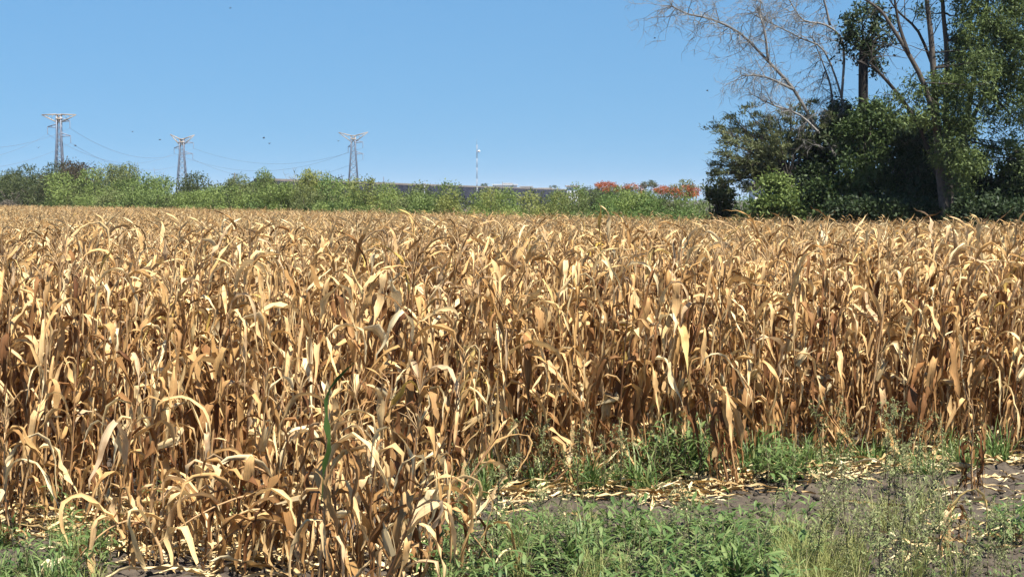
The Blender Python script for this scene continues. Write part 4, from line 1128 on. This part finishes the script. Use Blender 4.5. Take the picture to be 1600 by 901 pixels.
E2 = pylon(284, 864, {'top': 217, 'waist': 238, 'foot': 9.5}, [(1, 223, 18), (-1, 231, 12), (1, 240, 17)], [(-18, 210), (20, 211)], 'steel lattice pylon with gull-wing top, middle of three', PG)
E3 = pylon(552, 839, {'top': 212, 'waist': 232, 'foot': 9.5}, [(1, 222, 15), (-1, 229, 8), (1, 240, 15)], [(-23, 207), (23, 206.5)], 'steel lattice pylon with gull-wing top, rightmost of three', PG)
def wire(a, b, sag, label, group):
    pts = [a.lerp(b, i / 24) - Vector((0, 0, sag * 4 * (i / 24) * (1 - i / 24))) for i in range(25)]
    m = MB(); m.tube(pts, .045, 4, .5); put('power_line', m.mesh('power_line', M_WIRE), label=label, cat='cable', group=group)
NM = ['upper right arm', 'left arm', 'lower right arm']
LFT = [at(-160, 212, 520), at(-160, 240, 520), at(-160, 252, 520)]
for i in range(3):
    wire(LFT[i], E1[i], 5, 'thin dark cable running off the left border from the nearest pylon, ' + NM[i], 'cables left of the nearest pylon')
    wire(E1[i], E2[i], 7, 'thin sagging cable between the nearest and middle pylons, ' + NM[i], 'cables between the first two pylons')
    wire(E2[i], E3[i], 7 + i, 'thin sagging cable between the middle and right pylons, ' + NM[i], 'cables between the last two pylons')

# radio mast with a white dish
d = 980; p = at(745, 223, d); root = thing('radio_mast', 'thin tall radio mast with a small white dish', 'mast', (p.x, d, 0))
ms, M_RED = p.z, flat_mat('dull_red_paint', (0.30, 0.14, 0.13), .6, 0, .05, 2)
M_PALE = flat_mat('mast_pale_paint', (0.36, 0.38, 0.42), .6, 0, .05, 2)
M_GREY = flat_mat('mast_grey', (0.30, 0.31, 0.34), .6, .2, .05, 2)
for i, (z0, z1, mt) in enumerate(((0, .2, M_PALE), (.2, .42, M_GREY), (.42, .6, M_GREY), (.6, .75, M_PALE), (.75, .97, M_GREY))):
    m = MB(); n = 8
    for a in range(3):
        w = a * 2.094; m.tube([(.28 * math.cos(w), .28 * math.sin(w), ms * z0), (.28 * math.cos(w), .28 * math.sin(w), ms * z1)], .09, 4, .5)
        for j in range(n):
            za, zb = ms * (z0 + (z1 - z0) * j / n), ms * (z0 + (z1 - z0) * (j + 1) / n); w2 = w + 2.094
            m.tube([(.28 * math.cos(w), .28 * math.sin(w), za), (.28 * math.cos(w2), .28 * math.sin(w2), zb)], .05, 3, .5, False)
    put('mast_section', m.mesh('mast_section', mt), root)
m = MB(); m.tube([(0, 0, ms * .97), (0, 0, ms * 1.06)], [.1, .05], 5, .5); put('antenna', m.mesh('antenna', M_GREY), root)
m = MB(); zz = at(745, 236.5, d).z
m.tube([(1.15 + .1 * i * 0, -.6 + .14 * i, zz) for i in range(5)], [.62, .58, .46, .3, .1], 14, .5); m.tube([(0, -.1, zz), (1.1, -.2, zz)], .1, 5, .5)
put('dish', m.mesh('dish', M_WHITE), root)
M_CONC = flat_mat('pale_concrete', (0.24, 0.25, 0.27), .8, 0, .1, 2)
M_WOOD = flat_mat('dark_pole_wood', (0.10, 0.085, 0.075), .85, 0, .2, 2)
def pole(px, y0, d, r, mat, label, bar=True):
    p = at(px, y0, d); root = thing('utility_pole', label, 'utility pole', (p.x, d, 0))
    m = MB(); m.tube([(0, 0, -.1), (0, 0, p.z)], [r, r * .75], 7, .5); put('pole', m.mesh('pole', mat), root)
    if bar: m = MB(); m.box((0, 0, p.z - .35), (1.5, .14, .16)); put('crossbar', m.mesh('crossbar', mat), root)
pole(366.5, 270, 420, .16, M_WOOD, 'dark utility pole above the thicket right of the second pylon')
pole(663, 285.5, 560, .26, M_CONC, 'pale concrete pole against the dark embankment', False)
pole(745.5, 291, 600, .22, M_CONC, 'short pale pole under the radio mast', False)
pole(599.5, 276, 640, .12, M_WOOD, 'faint thin pole on the embankment right of the third pylon', False)
pole(785, 284, 1300, .22, M_WOOD, 'short pole on the roof line of the long white building', False)

# far buildings
M_ROOF = flat_mat('roof_sheet', (0.42, 0.36, 0.31), .8, 0, .12, .3)
M_GLASS = flat_mat('dark_window', (0.05, 0.06, 0.07), .2, 0, .1, 1)
M_TERRA = flat_mat('terracotta', (0.45, 0.20, 0.12), .8, 0, .1, .3)
def building(px0, px1, ytop, ybot, d, roofm, label, nwin, depth=12, roof_over=.6, pitched=False):
    a, b = at(px0, ytop, d), at(px1, ybot, d); w = b.x - a.x; cx = (a.x + b.x) / 2; h = a.z
    root = thing('building', label, 'building', (cx, d, 0))
    m = MB(); m.box((0, depth / 2, h / 2), (w, depth, h)); put('wall', m.mesh('wall', M_WHITE, False), root)
    m = MB()
    if pitched:
        o = roof_over; V = [(-w/2-o, -o, h+.02), (w/2+o, -o, h+.02), (w/2+o, depth+o, h+.02), (-w/2-o, depth+o, h+.02), (-w*.3, depth/2, h+1.5), (w*.3, depth/2, h+1.5)]
        m.add(V, [(0,1,5,4),(2,3,4,5),(1,2,5),(3,0,4),(3,2,1,0)])
    else: m.box((0, depth / 2, h + .26), (w + 2 * roof_over, depth + 2 * roof_over, .5))
    put('roof', m.mesh('roof', roofm, False), root)
    wm = MB(); wm.box((0, 0, 0), (w / nwin * .4, .16, 1.5)); me = wm.mesh('window', M_GLASS, False)
    for i in range(nwin): put('window', me, root, Matrix.Translation((-w / 2 + w * (i + .5) / nwin, -.06, h - 3.0)))
building(770, 808, 289, 296, 1350, M_WHITE, 'long low white building with flat pale roof beyond the embankment', 6, 18)
building(786, 800, 287.2, 296, 1370, M_ROOF, 'small brown-roofed block behind the long white building', 2, 10)
building(813, 832, 292, 297, 1400, M_ROOF, 'low cream building with brown roof right of the long white one', 4, 14)
building(842, 862, 294.5, 300, 1450, M_ROOF, 'low pale shed with grey roof left of the far house', 3, 12)
building(866, 882, 296.2, 300, 1420, M_WHITE, 'lowest white shed just left of the far house', 2, 12)
building(886, 904, 291.5, 300, 900, M_ROOF, 'white two-storey house with brown roof, rightmost of the far buildings', 3, 9, .7)
building(1002, 1010, 291.5, 300, 700, M_TERRA, 'small house glimpsed between the red flowering trees', 2, 6, .3)
building(1180, 1200, 294, 320, 150, M_ROOF, 'pale wall of a shed glimpsed under the mesquite', 2, 4, .2)

# birds
M_BIRD = flat_mat('dark_feathers', (0.06, 0.06, 0.055), .8, 0, .1, 6)
def bird(px, py, d, label, s=.11):
    r = random.Random(px); m = MB(); w = MB()
    root = thing('bird', label, 'bird', at(px, py, d), (r.uniform(-.3, .3), r.uniform(-.3, .3), r.uniform(0, 6.28)), None, s / .17)
    m.tube([(-.16, 0, 0), (-.1, 0, .0), (0, 0, .01), (.08, 0, .02), (.12, 0, .03), (.15, 0, .025)], [.006, .025, .045, .035, .026, .004], 7, .5)
    put('body', m.mesh('body', M_BIRD), root)
    for sd_ in (-1, 1):
        w = MB(); u = r.uniform(.2, .7)
        V = [(.07, 0, .03), (-.07, 0, .03), (.06, sd_ * .11, .03 + .11 * u), (-.05, sd_ * .11, .03 + .11 * u), (-.03, sd_ * .22, .03 + .13 * u)]
        V += [(x, y, z - .008) for x, y, z in V]
        w.add(V, [(0, 1, 3, 2), (2, 3, 4), (5, 7, 8, 6), (7, 9, 8), (0, 2, 7, 5), (1, 6, 8, 3), (2, 4, 9, 7), (3, 8, 9, 4)]); put('wing', w.mesh('wing', M_BIRD), root)
for px, py, lb in ((207, 206, 'tiny dark bird in the sky, upper of two between the left pylons'), (250, 218.5, 'tiny dark bird in the sky, lower of two, left of the middle pylon'), (412, 216, 'tiny dark bird, upper of a pair between the middle and right pylons'),
                   (421, 224.5, 'tiny dark bird, lower of a pair between the middle and right pylons'), (528.5, 220.5, 'tiny dark bird beside the right pylon'), (60, 231, 'tiny dark bird left of the nearest pylon'), (118, 228, 'tiny dark bird right of the nearest pylon'),
                   (1105, 142, 'dark bird in the open sky left of the bare leaning tree'), (1023, 60, 'small dark bird high left of the bare tree tip'), (360, 13, 'small dark bird near the top border of the sky')):
    bird(px, py, 130, lb)

# ------------------------------------------------------------------ haze: the dry-season air over the plain
hm = bpy.data.materials.new('haze'); hm.use_nodes = True
_n = hm.node_tree.nodes; _n.remove(_n['Principled BSDF'])
_v = _n.new('ShaderNodeVolumePrincipled')
_v.inputs['Color'].default_value = (0.84, 0.91, 1.0, 1); _v.inputs['Density'].default_value = 0.00009
hm.node_tree.links.new(_v.outputs[0], _n['Material Output'].inputs['Volume'])
hb = MB(); hb.box((0, 3000, 29), (14300, 12300, 62))
put('haze', hb.mesh('haze', hm, False), kind='stuff')
